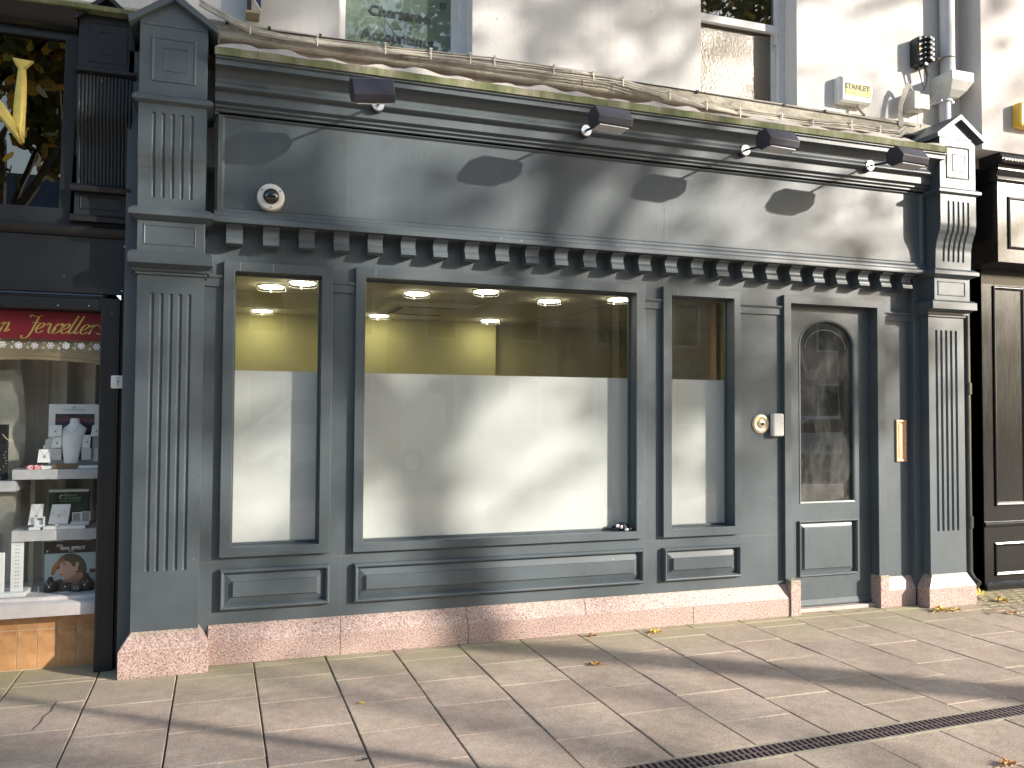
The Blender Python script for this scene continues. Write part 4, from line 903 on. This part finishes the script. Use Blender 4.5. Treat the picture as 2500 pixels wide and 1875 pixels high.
mr_ = N(t_, 'ShaderNodeMapRange'); mr_.inputs[1].default_value = 1.40; mr_.inputs[2].default_value = 1.478; ad = N(t_, 'ShaderNodeMath', operation='MULTIPLY_ADD'); ad.inputs[1].default_value = .06; L(t_, noise(t_, co, 14, 3), ad.inputs[0]); L(t_, sp_.outputs[2], ad.inputs[2]); sb = N(t_, 'ShaderNodeMath', operation='SUBTRACT'); sb.inputs[1].default_value = .03; L(t_, ad.outputs[0], sb.inputs[0]); L(t_, sb.outputs[0], mr_.inputs[0])
L(t_, ramp(t_, mr_.outputs[0], [(0, (.02, .015, .03)), (.3, (.05, .03, .08)), (.5, (.22, .07, .08)), (.7, (.10, .06, .05)), (1, (.015, .012, .02))]), b_.inputs['Base Color']); q.build('picture', m, cA)
textmesh('lettering', 'HOUSE OF LOR', .017, (-.830, .3492, 1.502), m_inkgrey, cA)
q = MB(); q.tube([(-.830+.009*math.cos(a*math.pi/6), .349, 1.519+.008*math.sin(a*math.pi/6)) for a in range(13)], .0012, 5); q.tube([(-.830+.005*math.cos(a*math.pi/3+.5), .349, 1.519+.004*math.sin(a*math.pi/3+.5)) for a in range(7)], .001, 5); q.build('emblem', m_inkgrey, cA)
bu = thing('necklace_bust', 'white necklace bust with chain and pendants on the upper shelf', 'display bust', (-.82, .28, 1.155))
q = MB(); secs = [(1.157, .040, .020, .30), (1.19, .038, .018, .30), (1.24, .045, .022, .30), (1.30, .055, .026, .31), (1.34, .062, .030, .32), (1.385, .066, .030, .33), (1.398, .060, .028, .335), (1.408, .042, .024, .335), (1.42, .029, .022, .335), (1.448, .026, .024, .335), (1.452, .024, .022, .335)]
vs = []; fs_ = []
for z, rx, ry, cy in secs:
    for k in range(24): a = 2*math.pi*k/24; vs.append((-.828+rx*math.cos(a)+(.012 if z > 1.38 else 0), cy-.04+ry*math.sin(a), z))
for j in range(len(secs)-1):
    for k in range(24): fs_.append((24*j+k, 24*j+(k+1) % 24, 24*j+24+(k+1) % 24, 24*j+24+k))
fs_ += [tuple(range(24)), tuple(24*(len(secs)-1)+k for k in range(24))]; q.add(vs, fs_); q.build('bust_form', m_card, bu, smooth=True)
q = MB()
def chain(pts, rad=.0011): q.tube(pts, rad, 5)
chain([(-.862, .262, 1.405), (-.848, .257, 1.37), (-.833, .255, 1.345), (-.815, .257, 1.37), (-.790, .262, 1.408)]); chain([(-.866, .260, 1.395), (-.855, .258, 1.33), (-.834, .257, 1.29), (-.812, .258, 1.33), (-.790, .262, 1.395)], .0007)
chain([(-.834+.010*math.cos(a*math.pi/6), .255, 1.281+.010*math.sin(a*math.pi/6)) for a in range(13)], .0013)
for x, z in ((-.856, 1.235), (-.842, 1.222), (-.812, 1.238)): chain([(x+.006*math.sin(a*math.pi/4), .262, z-.012*math.cos(a*math.pi/4)) for a in range(9)], .0011)
q.build('chain', m_inkgrey, bu); q = MB(); q.lathe([(.001, -.008), (.007, -.006), (.008, 0), (.001, .001)], (-.833, .257, 1.335), 'y', 12); q.build('pendant', m_gold, bu)
gid = 'necklace cards and boxes beside the white bust'
def cardbox(x0, x1, z0, z1, y, lab, nm='necklace_card', pend=True, lean=.012, mat=None):
    t0 = thing(nm, lab, 'jewellery card' if nm == 'necklace_card' else 'jewellery box', ((x0+x1)/2, y, z0), gid)
    q = MB(); q.add([(x0, y, z0), (x1, y, z0), (x1+lean*.3, y+lean, z1), (x0+lean*.6, y+lean, z1), (x0, y+.03, z0), (x1, y+.03, z0), (x1+lean*.3, y+lean+.012, z1), (x0+lean*.6, y+lean+.012, z1)], [(0, 1, 2, 3), (7, 6, 5, 4), (0, 4, 5, 1), (1, 5, 6, 2), (2, 6, 7, 3), (3, 7, 4, 0)])
    q.build('card' if nm == 'necklace_card' else 'box_body', mat or m_card, t0)
    if pend:
        cx = (x0+x1)/2+lean*.4; w_ = (x1-x0)*.36; h = z1-z0; q = MB(); q.tube([(cx-w_, y+lean-.003, z1-.004), (cx, y+lean*.5-.004, z0+h*.52), (cx+w_, y+lean-.003, z1-.004)], .0008, 5); q.lathe([(.001, -.003), (.0055, -.002), (.006, 0)], (cx, y+lean*.4-.002, z0+h*.44), 'y', 10); q.build('pendant_chain', m_inkgrey, t0)
cardbox(-.952, -.885, 1.344, 1.411, .25, 'square white necklace card top left of the bust')
cardbox(-.933, -.882, 1.277, 1.340, .245, 'white necklace card with dark drop pendant left of the bust')
cardbox(-1.003, -.935, 1.192, 1.268, .235, 'front-left white necklace card with pale pink pendant')
cardbox(-.771, -.728, 1.276, 1.352, .25, 'white necklace card right of the bust')
cardbox(-.724, -.672, 1.346, 1.411, .25, 'white necklace card with gold pendant cut by the window post')
for x0, x1, z0, z1, y, lab in ((-.968, -.934, 1.285, 1.328, .27, 'small pale empty box second step left of the bust'), (-.978, -.930, 1.25, 1.292, .268, 'small pale box on the third step left of the bust'), (-.935, -.880, 1.205, 1.272, .25, 'pale grey backing box left of the bust foot'), (-.772, -.720, 1.205, 1.274, .25, 'pale grey backing box right of the bust foot'), (-.700, -.66, 1.20, 1.272, .24, 'white box front right beside the window post'), (-.72, -.66, 1.19, 1.345, .29, 'tall pale box behind the right-hand cards')):
    cardbox(x0, x1, z0, z1, y, lab, 'ring_box', False, .0, m_cardsh)
tag(MB().box(-1.01, -.658, .215, .40, 1.1535, 1.172).build('display_plinth', m_card, bevel=.003), 'low white plinth tray under the bust on the upper shelf', 'tray')
tag(MB().add([(-.922, .206, 1.158), (-.785, .206, 1.158), (-.778, .214, 1.186), (-.912, .214, 1.186), (-.922, .212, 1.156), (-.785, .212, 1.156), (-.778, .22, 1.186), (-.912, .22, 1.186)], [(0, 1, 2, 3), (7, 6, 5, 4), (0, 4, 5, 1), (1, 5, 6, 2), (2, 6, 7, 3), (3, 7, 4, 0)]).build('name_card', simple('bronze_card', (.16, .11, .05), .4, sc=6)), 'small bronze name card leaning at the foot of the bust', 'card')
m, t_, b_ = newmat('red_white_pattern'); v_ = noise(t_, coords(t_), 70, 2); L(t_, ramp(t_, v_, [(.47, (.7, .7, .68)), (.52, (.6, .02, .03))]), b_.inputs['Base Color'])
tag(MB().box(-1.052, -.975, .205, .25, 1.1535, 1.178).build('gift_box', m, bevel=.002), 'small red and white patterned gift box on the upper shelf', 'box')
gc = thing('green_card_box', 'green card stand lettered History of Ireland on the lower shelf', 'display card', (-.86, .42, .80))
MB().box(-.968, -.748, .42, .46, .802, 1.000).build('card', simple('dark_green_card', (.035, .055, .035), .5, var=.5, sc=10), gc, bevel=.002); MB().box(-.969, -.747, .415, .465, 1.0005, 1.017).build('top_strip', m_card, gc, bevel=.002)
m_green = simple('pale_green_print', (.45, .55, .30), .5, bmp=0)
textmesh('lettering', 'History', .024, (-.848, .4188, .985-.004), m_green, gc, 0, align='CENTER'); textmesh('lettering', 'of Ireland', .024, (-.840, .4188, .962), m_green, gc); textmesh('lettering', 'HISTORYCOLLECTION', .010, (-.855, .4188, .944), m_green, gc, sx=1.1)
q = MB(); q.prism(circ(-.897, .972, .015, .014, 16, 20, 320)+circ(-.893, .970, .010, .010, 16, 320, 20), .4185, .4195, 'y'); q.build('emblem', m_green, gc)
gid2 = 'white jewellery cards and boxes on the lower shelf'
gid = gid2
cardbox(-1.046, -.975, .826, .945, .25, 'narrow white necklace card at the left of the lower shelf', lean=.022)
t0 = thing('ring_box', 'open white ring box in front of the narrow necklace card', 'jewellery box', (-1.0, .23, .80), gid2)
MB().ring((-1.013, -.957, .815, .874), (-1.000, -.966, .828, .866), .235, .262).build('box_lid', m_card, t0, bevel=.002); MB().box(-1.0, -.966, .255, .26, .828, .866).build('box_lining', m_inkgrey, t0); MB().box(-1.035, -.975, .205, .25, .8005, .817).build('box_base', m_card, t0, bevel=.003)
t0 = thing('earring_card', 'broad white card with three silver crosses on the lower shelf', 'jewellery card', (-.88, .25, .80), gid2)
MB().add([(-.940, .25, .828), (-.838, .25, .828), (-.826, .275, .94), (-.925, .275, .94), (-.940, .27, .828), (-.838, .27, .828), (-.826, .285, .94), (-.925, .285, .94)], [(0, 1, 2, 3), (7, 6, 5, 4), (0, 4, 5, 1), (1, 5, 6, 2), (2, 6, 7, 3), (3, 7, 4, 0)]).build('card', m_card, t0)
q = MB()
for x, z in ((-.915, .890), (-.882, .875), (-.853, .898)): q.box(x-.003, x+.003, .246, .249, z-.016, z+.014); q.box(x-.010, x+.010, .246, .2485, z+.002, z+.007)
q.build('silver_cross', m_chrome, t0)
t0 = thing('white_tray', 'long low white tray at the front of the lower shelf', 'tray', (-.84, .22, .80)); MB().box(-.960, -.735, .204, .30, .8005, .820).build('tray_base', m_card, t0, bevel=.003)
q = MB(); q.tube([(-.92+.012*k, .225+.008*math.sin(k*2.1), .825+.003*math.sin(k*3)) for k in range(12)], .003, 5); q.build('bracelet', m_chrome, t0)
for k, (x0, lab) in enumerate(((-.815, 'open double ring box, its left half with dark lid lining'), (-.766, 'open ring box beside it nearest the window post'))):
    t0 = thing('ring_box', lab, 'jewellery box', (x0+.024, .26, .82), gid2); MB().ring((x0, x0+.047, .838, .890+.004*k), (x0+.004, x0+.043, .842, .886+.004*k), .262, .275).build('box_lid', m_card, t0); MB().box(x0+.004, x0+.043, .268, .274, .842, .886).build('box_lining', m_inkgrey, t0); MB().box(x0-.002, x0+.049, .215, .262, .8205, .842).build('box_base', m_cardsh, t0, bevel=.003)
# advert poster with portrait
po = thing('advert_poster', 'framed THE REAL EFFECT advert with a portrait of a woman with bobbed hair', 'poster', (-.82, .30, .43))
px0, px1 = -.962, -.664
MB().box(px0, px1, .300, .306, .40, .715).build('picture_back', simple('pale_blue_backdrop', (.36, .46, .48), .6, var=.2, sc=2, bmp=0), po); MB().box(px0-.004, px1, .292, .2995, .648, .715).build('header_board', m_poster_blk, po)
textmesh('lettering', 'the', .026, (-.886, .2905, .695), m_card, po, shear=.4); textmesh('lettering', 'REAL EFFECT', .0245, (-.812, .2905, .676), m_card, po, bold=.0006, sx=.94); textmesh('lettering', 'LONDON', .007, (-.820, .2905, .659), m_card, po)
m_skin = simple('printed_skin', (.55, .33, .25), .6, var=.12, sc=16, bmp=0); m_neck = simple('printed_neck', (.40, .20, .13), .6, var=.1, bmp=0); m_hair = simple('printed_hair', (.06, .045, .02), .6, var=.5, sc=14, bmp=0); m_hair2 = simple('printed_auburn', (.28, .11, .03), .6, var=.5, sc=20, bmp=0); m_jack = simple('printed_jacket', (.035, .04, .05), .6, var=.4, sc=14, bmp=0)
def fp(u_, v_): return (px0+(px1-px0)*u_, .648-(.648-.40)*v_)     # u 0..1, v 0 top .. 1 bottom
def art(nm, mat, pts, y, curve=True):
    pts = [fp(*p) for p in pts]
    if curve:
        out = []; n = len(pts)
        for i in range(n):
            a, b, c, d = pts[i-1], pts[i], pts[(i+1) % n], pts[(i+2) % n]
            for k in range(5):
                t_ = k/5; out.append(tuple(.5*(2*b[j]+(-a[j]+c[j])*t_+(2*a[j]-5*b[j]+4*c[j]-d[j])*t_*t_+(-a[j]+3*b[j]-3*c[j]+d[j])*t_**3) for j in (0, 1)))
        pts = out
    MB().poly(pts, y, .0006).build(nm, mat, po)
art('portrait_hair', m_hair, [(.22, .22), (.32, .06), (.48, .02), (.62, .08), (.72, .22), (.76, .42), (.72, .58), (.60, .62), (.45, .50), (.30, .40), (.2, .36)], .2990)
art('portrait_neck', m_neck, [(.36, .52), (.52, .50), (.66, .48), (.72, .62), (.70, .80), (.40, .82), (.36, .72)], .2984)
art('portrait_face', m_skin, [(.34, .17), (.46, .18), (.54, .28), (.58, .40), (.54, .52), (.46, .60), (.38, .64), (.34, .60), (.30, .53), (.27, .47), (.245, .42), (.27, .36), (.27, .28)], .2978)
art('portrait_hair', m_hair2, [(.12, .50), (.14, .34), (.22, .20), (.34, .10), (.48, .10), (.40, .18), (.30, .22), (.25, .32), (.20, .44), (.16, .52)], .2972)
art('portrait_hair', m_hair, [(.36, .08), (.52, .08), (.62, .18), (.66, .34), (.58, .30), (.52, .34), (.46, .24), (.38, .18)], .2966)
art('portrait_ear', m_skin, [(.565, .24), (.60, .22), (.62, .28), (.60, .36), (.57, .40), (.555, .33)], .2960)
art('portrait_eye', m_ink, [(.325, .275), (.36, .262), (.385, .275), (.36, .288)], .2955); art('portrait_brow', m_hair, [(.30, .245), (.35, .215), (.39, .225), (.35, .230)], .2954)
art('portrait_mouth', simple('printed_lips', (.5, .10, .14), .6, bmp=0), [(.275, .50), (.305, .49), (.33, .515), (.305, .545), (.285, .53)], .2953); art('portrait_earring', m_chrome, [(.575, .41), (.59, .40), (.60, .42), (.585, .435)], .2950)
art('portrait_jacket', m_jack, [(.02, .99), (.05, .80), (.14, .70), (.30, .62), (.36, .74), (.42, .86), (.62, .88), (.66, .70), (.72, .60), (.80, .64), (.90, .72), (.96, .84), (.98, .99)], .2948)
MB().box(px1-.055, px1, .2952, .296, .525, .548).build('label_strip', m_ink, po)
q = MB(); q.lathe([(.006, .2915), (.005, .289), (.001, .2885)], (-.948, 0, .662), 'y', 12); q.build('fixing_screw', m_chrome, po, smooth=True)
# dark stands in front of poster
for k, (x, z0, w_, h, y, lab) in enumerate(((-.925, .43, .035, .075, .27, 'black pendant bust left in front of the advert poster'), (-.735, .43, .042, .085, .27, 'black earring bust right in front of the advert poster'))):
    t0 = thing('black_bust', lab, 'display bust', (x, y, z0), 'black velvet busts in front of the poster')
    q = MB(); q.lathe([(w_*.9, 0), (w_, h*.35), (w_*.95, h*.6), (w_*.5, h*.82), (w_*.34, h), (w_*.34, h*1.12)], (x, y, z0), 'z', 20); q.build('bust_form', m_poster_blk, t0, smooth=True)
    q = MB(); q.tube([(x-.014, y-w_, z0+h*.72), (x, y-w_*1.05, z0+h*.5), (x+.014, y-w_, z0+h*.72)], .0009, 5); q.lathe([(.001, -.003), (.005, 0)], (x, y-w_*1.08, z0+h*.42), 'y', 10); q.build('pendant_chain', m_chrome, t0)
t0 = thing('black_box_stand', 'small black ring stand at the foot of the advert poster', 'display stand', (-.84, .24, .43)); MB().box(-.868, -.812, .235, .262, .427, .480).build('stand', simple('dark_brown_card', (.03, .02, .015), .4), t0, bevel=.003)
q = MB(); q.lathe([(.001, -.003), (.005, 0)], (-.84, .235, .46), 'y', 10); q.tube([(-.84+.03*math.cos(a*math.pi/8), .215+.010*math.sin(a*math.pi/8), .431) for a in range(17)], .0015, 5); q.build('ring', m_chrome, t0)
t0 = thing('earring_stand', 'charcoal stand with two looped silver earrings by the poster', 'display stand', (-.78, .24, .43)); MB().box(-.802, -.758, .225, .25, .427, .472).build('stand', m_jack, t0, bevel=.002)
q = MB()
for x in (-.789, -.773): q.tube([(x+.0035*math.sin(a*math.pi/6), .222, .452-.009*math.cos(a*math.pi/6)) for a in range(13)], .0009, 5)
q.build('earring', m_chrome, t0)
q = MB(); q.tube([(-.975, .20, .475), (-.968, .18, .455), (-.985, .17, .438), (-1.005, .17, .428)], .0018, 6); tag(q.build('silver_chain', m_chrome, smooth=True), 'thin silver chain draped left of the advert poster', 'chain')
# strip list card and white tray
t0 = thing('earring_strip', 'tall narrow white strip with a column of tiny earrings', 'earring strip', (-1.09, .22, .43)); MB().box(-1.122, -1.058, .22, .226, .45, .736).build('strip_card', m_card, t0)
q = MB()
for k in range(12):
    z = .715-k*.0215
    for dx in (-.007, .006): q.box(-1.09+dx-.004, -1.09+dx+.004, .2185, .2195, z-.002, z+.0015+.001*(k % 3))
q.build('earring', m_inkgrey, t0)
tag(MB().box(-1.175, -1.035, .17, .34, .4255, .452).build('white_block', m_card, bevel=.006), 'glossy white block under the narrow earring strip', 'display block')
tag(MB().box(-1.40, -1.150, .19, .21, .452, .68).build('display_board', m_card, bevel=.003), 'bright white sunlit display panel at the far left edge', 'display panel')
t0 = thing('black_necklace_bust', 'black velvet bust with beaded bracelets at the far left edge', 'display bust', (-1.21, .27, 1.09)); MB().box(-1.30, -1.165, .26, .30, 1.092, 1.415).build('bust_board', m_poster_blk, t0, bevel=.004)
q = MB(); q.tube([(-1.185, .235, 1.36), (-1.165, .23, 1.335), (-1.145, .235, 1.318), (-1.130, .24, 1.318)], .0025, 6)
for k in range(14): a = k/13; q.lathe([(.001, -.003), (.0035, 0), (.001, .003)], (-1.140-.055*a+.012*math.sin(k), .225, 1.325-.22*a), 'z', 8)
q.build('bracelet', m_brass, t0)
# white key plate on the post
kpl = thing('intercom_plate', 'small white square plate with a keyhole on the black jeweller post', 'switch plate', (-.556, .02, 1.666)); MB().box(-.594, -.519, .006, .0185, 1.628, 1.704).build('plate', m_white, kpl, bevel=.006)
q = MB(); q.lathe([(.008, .0065), (.007, .004)], (-.556, 0, 1.671), 'y', 14); q.box(-.559, -.553, .004, .0065, 1.645, 1.668); q.box(-.578, -.536, .0045, .0065, 1.686, 1.6885); q.lathe([(.0035, .0065), (.0035, .004)], (-.553, 0, 1.693), 'y', 8); q.build('printed_mark', m_inkgrey, kpl)

# ------------------------------------------------------------------ right-hand black shopfront
rs_ = thing('right_shopfront', 'gloss black panelled shopfront at the right edge', 'shopfront', (7, .2, 0))
RY = .215
t = MB(); X0 = 6.24
t.box(X0, 12, RY, .40, .0, 2.78); t.build('panelling_board', m_blackgloss, rs_, bevel=.002)
def rpanel(x0, x1, z0, z1): 
    return MB().nested(x0, x1, z0, z1, [(0, RY), (.0, RY-.010), (.012, RY-.014), (.030, RY-.006), (.034, RY-.001), (.036, RY-.001)]).build('panel', m_blackgloss, rs_, bevel=.001)
for k in range(4):
    xx = 6.365+k*.55; rpanel(xx, xx+.36, .715, 2.632); rpanel(xx-.01, xx+.47, .115, .402)
t = MB(); t.prism([(RY, .535), (RY-.015, .54), (RY-.02, .565), (RY-.008, .582), (RY, .584)], X0, 12); t.prism([(RY, .0), (RY-.022, .0), (RY-.022, .045), (RY, .065)], X0, 12); t.build('dado_moulding', m_blackgloss, rs_, bevel=.001)
MB().box(5.60, 6.28, .62, .70, 0, 3.6).build('recess_board', m_black, rs_)
MB().box(X0, X0+.05, RY+.01, .66, 0, 2.78).build('recess_side', m_black, rs_)
t = MB(); t.box(6.135, 12, -.05, .40, 2.785, 3.46)
t.prism([(.40, 3.462), (-.055, 3.462), (-.07, 3.48), (-.065, 3.505), (-.05, 3.51), (-.062, 3.53), (-.075, 3.56), (-.075, 3.585), (.40, 3.585)], 6.12, 12)
t.build('sign_box', m_blackgloss, rs_, bevel=.002)
MB().nested(6.245, 7.4, 2.900, 3.345, [(0, -.05), (0, -.052), (.002, -.06), (.020, -.064), (.022, -.052), (.026, -.0505)]).build('sign_panel', m_blackgloss, rs_, bevel=.001)
t = MB()
t.prism([(.40, 3.60), (-.128, 3.60), (-.135, 3.612), (-.135, 3.640), (-.10, 3.70), (.40, 3.70)], 6.10, 12); t.prism([(.40, 3.585), (-.085, 3.586), (-.085, 3.60), (.40, 3.60)], 6.11, 12); t.build('roof_edge', m_black, rs_)
q = MB()
for k in range(40): q.lathe([(.001, -.153), (.010, -.150), (.0125, -.130)], (6.125+.033*k, 0, 3.622+.002*(k % 2)), 'y', 10)
q.build('bead_row', m_chrome, rs_, smooth=True)

# ------------------------------------------------------------------ fallen leaves
def leaf_mesh(name, seed, mat):
    rr = random.Random(seed); n = 26; pts = []
    for k in range(n):
        a = 2*math.pi*k/n; lob = .62+.38*abs(math.cos(2.5*a+.3)); rad = .042*lob*rr.uniform(.85, 1.1); pts.append((rad*math.cos(a), rad*.8*math.sin(a)))
    vs = [(0, 0, .010)] + [(x, y, .004+.016*abs(math.sin(3*math.atan2(y, x)+seed))*rr.uniform(.5, 1.2)) for x, y in pts] ; fs = [(0, 1+k, 1+(k+1) % n) for k in range(n)]
    q = MB(); q.add(vs, fs); q.tube([(-.03, 0, .008), (-.06, .008, .006), (-.085, .004, .003)], .0012, 4)
    o = q.build(name, mat); s_ = o.modifiers.new('thick', 'SOLIDIFY'); s_.thickness = .0008; return o
lv = [((5.25, -.27, 0), 1.5, .4, m_leaf, 'pale yellow fallen leaf before the right pilaster base'), ((5.36, -.30, 0), 1.2, 2.4, m_leaf, 'curled yellow leaf touching the pale leaf by the right pilaster'),
      ((6.0, -.16, 0), 1.3, 1.2, m_leaf, 'yellow fallen leaf on the narrow setts at the right edge'), ((5.70, -.50, 0), 1.0, 2.0, m_leafb, 'small orange leaf on the setts near the right edge'),
      ((6.05, .12, .0), 1.5, 0, m_leaf, 'upright orange-yellow leaf against the black right shop'), ((2.856, -.176, 0), 1.1, .5, m_leaf, 'yellow leaf beside the granite plinth under the narrow right window'),
      ((2.396, -.13, 0), .8, 1.9, m_leafb, 'dark curled leaf against the foot of the plinth'), ((2.145, -.73, 0), 1.0, 2.8, m_leafb, 'brown curled leaf alone in the middle of the paving'),
      ((.72, -.97, 0), .45, 1, m_leaf, 'tiny yellow leaf on the left paving'), ((4.92, .04, 0), 1.0, .2, m_leaf, 'yellow leaf in the corner of the doorway'), ((4.66, -.07, 0), .35, .2, m_leafb, 'tiny orange leaf before the door step'), ((3.23, -2.6, 0), 1.0, .2, m_leafb, 'orange leaf below the drain at the bottom right')]
for k, (p, s_, a, mt, lab) in enumerate(lv):
    o = leaf_mesh('fallen_leaf', k, mt); o.location = p; o.scale = (s_, s_, s_*1.1); o.rotation_euler = (0 if k != 4 else 1.1, 0, a); tag(o, lab, 'leaf', 'fallen leaves on the pavement')
o = leaf_mesh('pavement_litter', 31, m_ink); o.location = (.618, -1.69, 0); o.scale = (.45, .3, .6); tag(o, 'small dark scrap on a paving joint at the bottom', 'litter')

# ------------------------------------------------------------------ street behind the camera (seen in reflections, throws the tree shadows)
SA, SB = 4, 17
def tree(x, y, seed, hgt, trunk_r, crot, spread, label, leaves, lean=(0, 0), levels=5, first=4, wander=.03, limb=2.2, lsz=1.0, clump=.2):
    rr = random.Random(seed); root = thing('street_tree', label, 'tree', (x, y, 0), 'plane trees along the street')
    q = MB(); tips = []
    def branch(p, d, ln, rad, lev):
        pts = [p]; rs = [rad]; dd = d.copy(); n = 5
        for k in range(n):
            wa = .16 if lev else wander; dd = (dd + Vector((rr.uniform(-wa, wa), rr.uniform(-wa, wa), rr.uniform(-.05, .10)))).normalized(); pts.append(pts[-1]+dd*ln/n); rs.append(rad*(1-.45*(k+1)/n))
        q.tube(pts, rs, 10 if lev == 0 else (6 if lev < 3 else 4))
        if lev >= 2: tips.extend(pts[2:])
        if lev >= levels: return
        nb = first if lev == 0 else rr.choice((2, 3, 3))
        for b in range(nb):
            t_ = 1.0 if b == 0 and lev > 0 else rr.uniform(.45, 1.0); i = min(n, max(1, int(round(t_*n)))); bp_ = pts[i] if lev else pts[-1]
            a = 2*math.pi*(b+rr.random()*.6)/nb; out = Vector((math.cos(a), math.sin(a), 0)); tilt = rr.uniform(.45, .95)*spread if lev < 2 else rr.uniform(.3, .9)
            nd = (dd*math.cos(tilt)+out*math.sin(tilt)); nd.z += .12; branch(bp_, nd.normalized(), ln*rr.uniform(.62, .85) if lev else limb*rr.uniform(.85, 1.15), rs[i]*rr.uniform(.55, .78), lev+1)
    branch(Vector((x, y, -.03)), Vector((lean[0], lean[1], 1)).normalized(), crot, trunk_r, 0)
    q.build('trunk', m_bark, root, smooth=True)
    bm = MB(); tips = rr.sample(tips, max(10, int(len(tips)*clump)))
    for k in range(leaves):
        t_ = rr.choice(tips); c = t_+Vector((rr.gauss(0, .22), rr.gauss(0, .22), rr.gauss(0, .22))); s_ = rr.uniform(.05, .095)*lsz; n_ = Vector((rr.gauss(0, 1), rr.gauss(0, 1), rr.gauss(0, 1)+.3)).normalized(); a_ = n_.orthogonal().normalized(); b_ = n_.cross(a_)
        bm.add([c+a_*s_*1.1, c+(a_*.5+b_*.75)*s_, c+b_*s_*.9-a_*.3*s_, c-a_*s_, c-b_*s_*.9-a_*.3*s_, c+(a_*.5-b_*.75)*s_], [(0, 1, 2, 3, 4, 5)])
    bm.cur = 0; o = bm.build('crown', [m_leafg, m_leaf], root)
    o.data.polygons.foreach_set('material_index', [1 if rr.random() < .3 else 0 for _ in o.data.polygons])
    return root
tree(10.95, -7.0, SA, 13.5, .23, 4.9, .5, 'sparse plane tree by the kerb, farthest right of the camera', 4200, lean=(-.02, 0), levels=6, first=5, limb=2.0, clump=.3)
tree(6.1, -7.0, 5, 12.5, .18, 4.0, 1.05, 'dense plane tree by the kerb, nearest on the right', 5000, levels=6, limb=3.0)
tree(11.85, -11.3, SB, 14.5, .15, 4.2, 1.2, 'broad leafy plane tree farther off on the right, beyond the sparse one', 5500, lean=(.30, 0), levels=6, first=7, limb=2.6, clump=.3)
tree(-3.4, -9.3, 9, 10.5, .17, 2.9, .9, 'plane tree behind the camera on the left, its big leaves mirrored in the sign glass', 9000, limb=1.9, lsz=1.5)
tree(2.9, -9.2, 14, 13.5, .18, 4.6, .8, 'tall plane tree straight behind the camera, mirrored in the upper window', 3500, levels=6, limb=2.2)
lpst = thing('lamp_post', 'slim grey lamp post at the kerb', 'lamp post', (5.2, -5.1, 0), None)
q = MB(); q.tube([(5.2, -5.1, 0), (5.2, -5.1, 5.2)], [.05, .035], 12); q.build('post', m_pipe, lpst, smooth=True); q = MB(); q.lathe([(.05, 0), (.16, .12), (.14, .3), (.02, .36)], (5.2, -5.1, 5.2)); q.build('lantern', m_lampm, lpst, smooth=True)
def house(x0, x1, y, h, mat, lab, nw, ns):
    t0 = thing('terraced_house', lab, 'building', ((x0+x1)/2, y, 0), 'houses across the street')
    MB().box(x0, x1, y-8, y, 0, h).build('wall', mat, t0); MB().prism([(y-8.3, h), (y+.3, h), (y+.2, h+.3), (y-4, h+1.8), (y-8.2, h+.3)], x0, x1).build('roof', m_slate, t0)
    for j in range(ns):
        for i in range(nw):
            cx = x0+(i+.5)*(x1-x0)/nw; z0 = 1.0+j*3.1
            f_ = MB().ring((cx-.6, cx+.6, z0, z0+1.8), (cx-.5, cx+.5, z0+.1, z0+1.7), y, y+.06).build('window', m_sash, t0); MB().box(cx-.5, cx+.5, y+.005, y+.02, z0+.1, z0+1.7).build('pane', m_windark, f_)
house(-24, -3, -24, 4.4, m_brick, 'low brown painted house across the street', 6, 1); house(-3, 9, -24, 8.8, m_stonew, 'pale stone house across the street', 4, 3); house(9, 26, -24, 7.6, m_brick, 'lower brown house across the street', 5, 2); house(26, 44, -24, 7.0, m_stonew, 'low pale house across the street', 5, 2)
vn = thing('parked_van', 'white panel van parked on the far side of the street', 'van', (2.8, -15, 0))
MB().prism([(.5, .35), (.45, .95), (.75, 1.15), (1.55, 1.85), (1.8, 1.95), (5.1, 1.95), (5.15, .35)], -15.9, -14.1, 'y').build('body', m_van, vn, bevel=.05)
MB().prism([(.98, 1.22), (1.58, 1.78), (2.2, 1.78), (2.2, 1.22)], -14.12, -14.085, 'y').build('window', m_windark, vn, bevel=.02)
for x in (1.3, 4.3): w_ = MB().lathe([(.33, 0), (.33, .2), (.2, .22)], (x, -14.3, .33), 'y').build('wheel', m_tyre, vn, smooth=True); MB().lathe([(.19, .2), (.17, .235), (.05, .24)], (x, -14.3, .33), 'y').build('rim', m_chrome, w_, smooth=True)

cr = thing('parked_car', 'silver hatchback parked at the far kerb, mirrored in the door glass', 'car', (16, -15, 0))
MB().prism([(13.8, .35), (13.75, .75), (14.6, .95), (15.5, 1.42), (17.0, 1.46), (17.8, 1.05), (18.0, .9), (18.0, .35)], -15.8, -14.15, 'y').build('body', m_pipe, cr, bevel=.06)
MB().prism([(14.85, .98), (15.55, 1.36), (16.95, 1.38), (17.5, 1.02)], -14.17, -14.135, 'y').build('window', m_windark, cr, bevel=.02)
for x in (14.6, 17.2): w_ = MB().lathe([(.31, 0), (.31, .2), (.2, .22)], (x, -14.35, .31), 'y').build('wheel', m_tyre, cr, smooth=True); MB().lathe([(.19, .2), (.17, .235), (.05, .24)], (x, -14.35, .31), 'y').build('rim', m_chrome, w_, smooth=True)
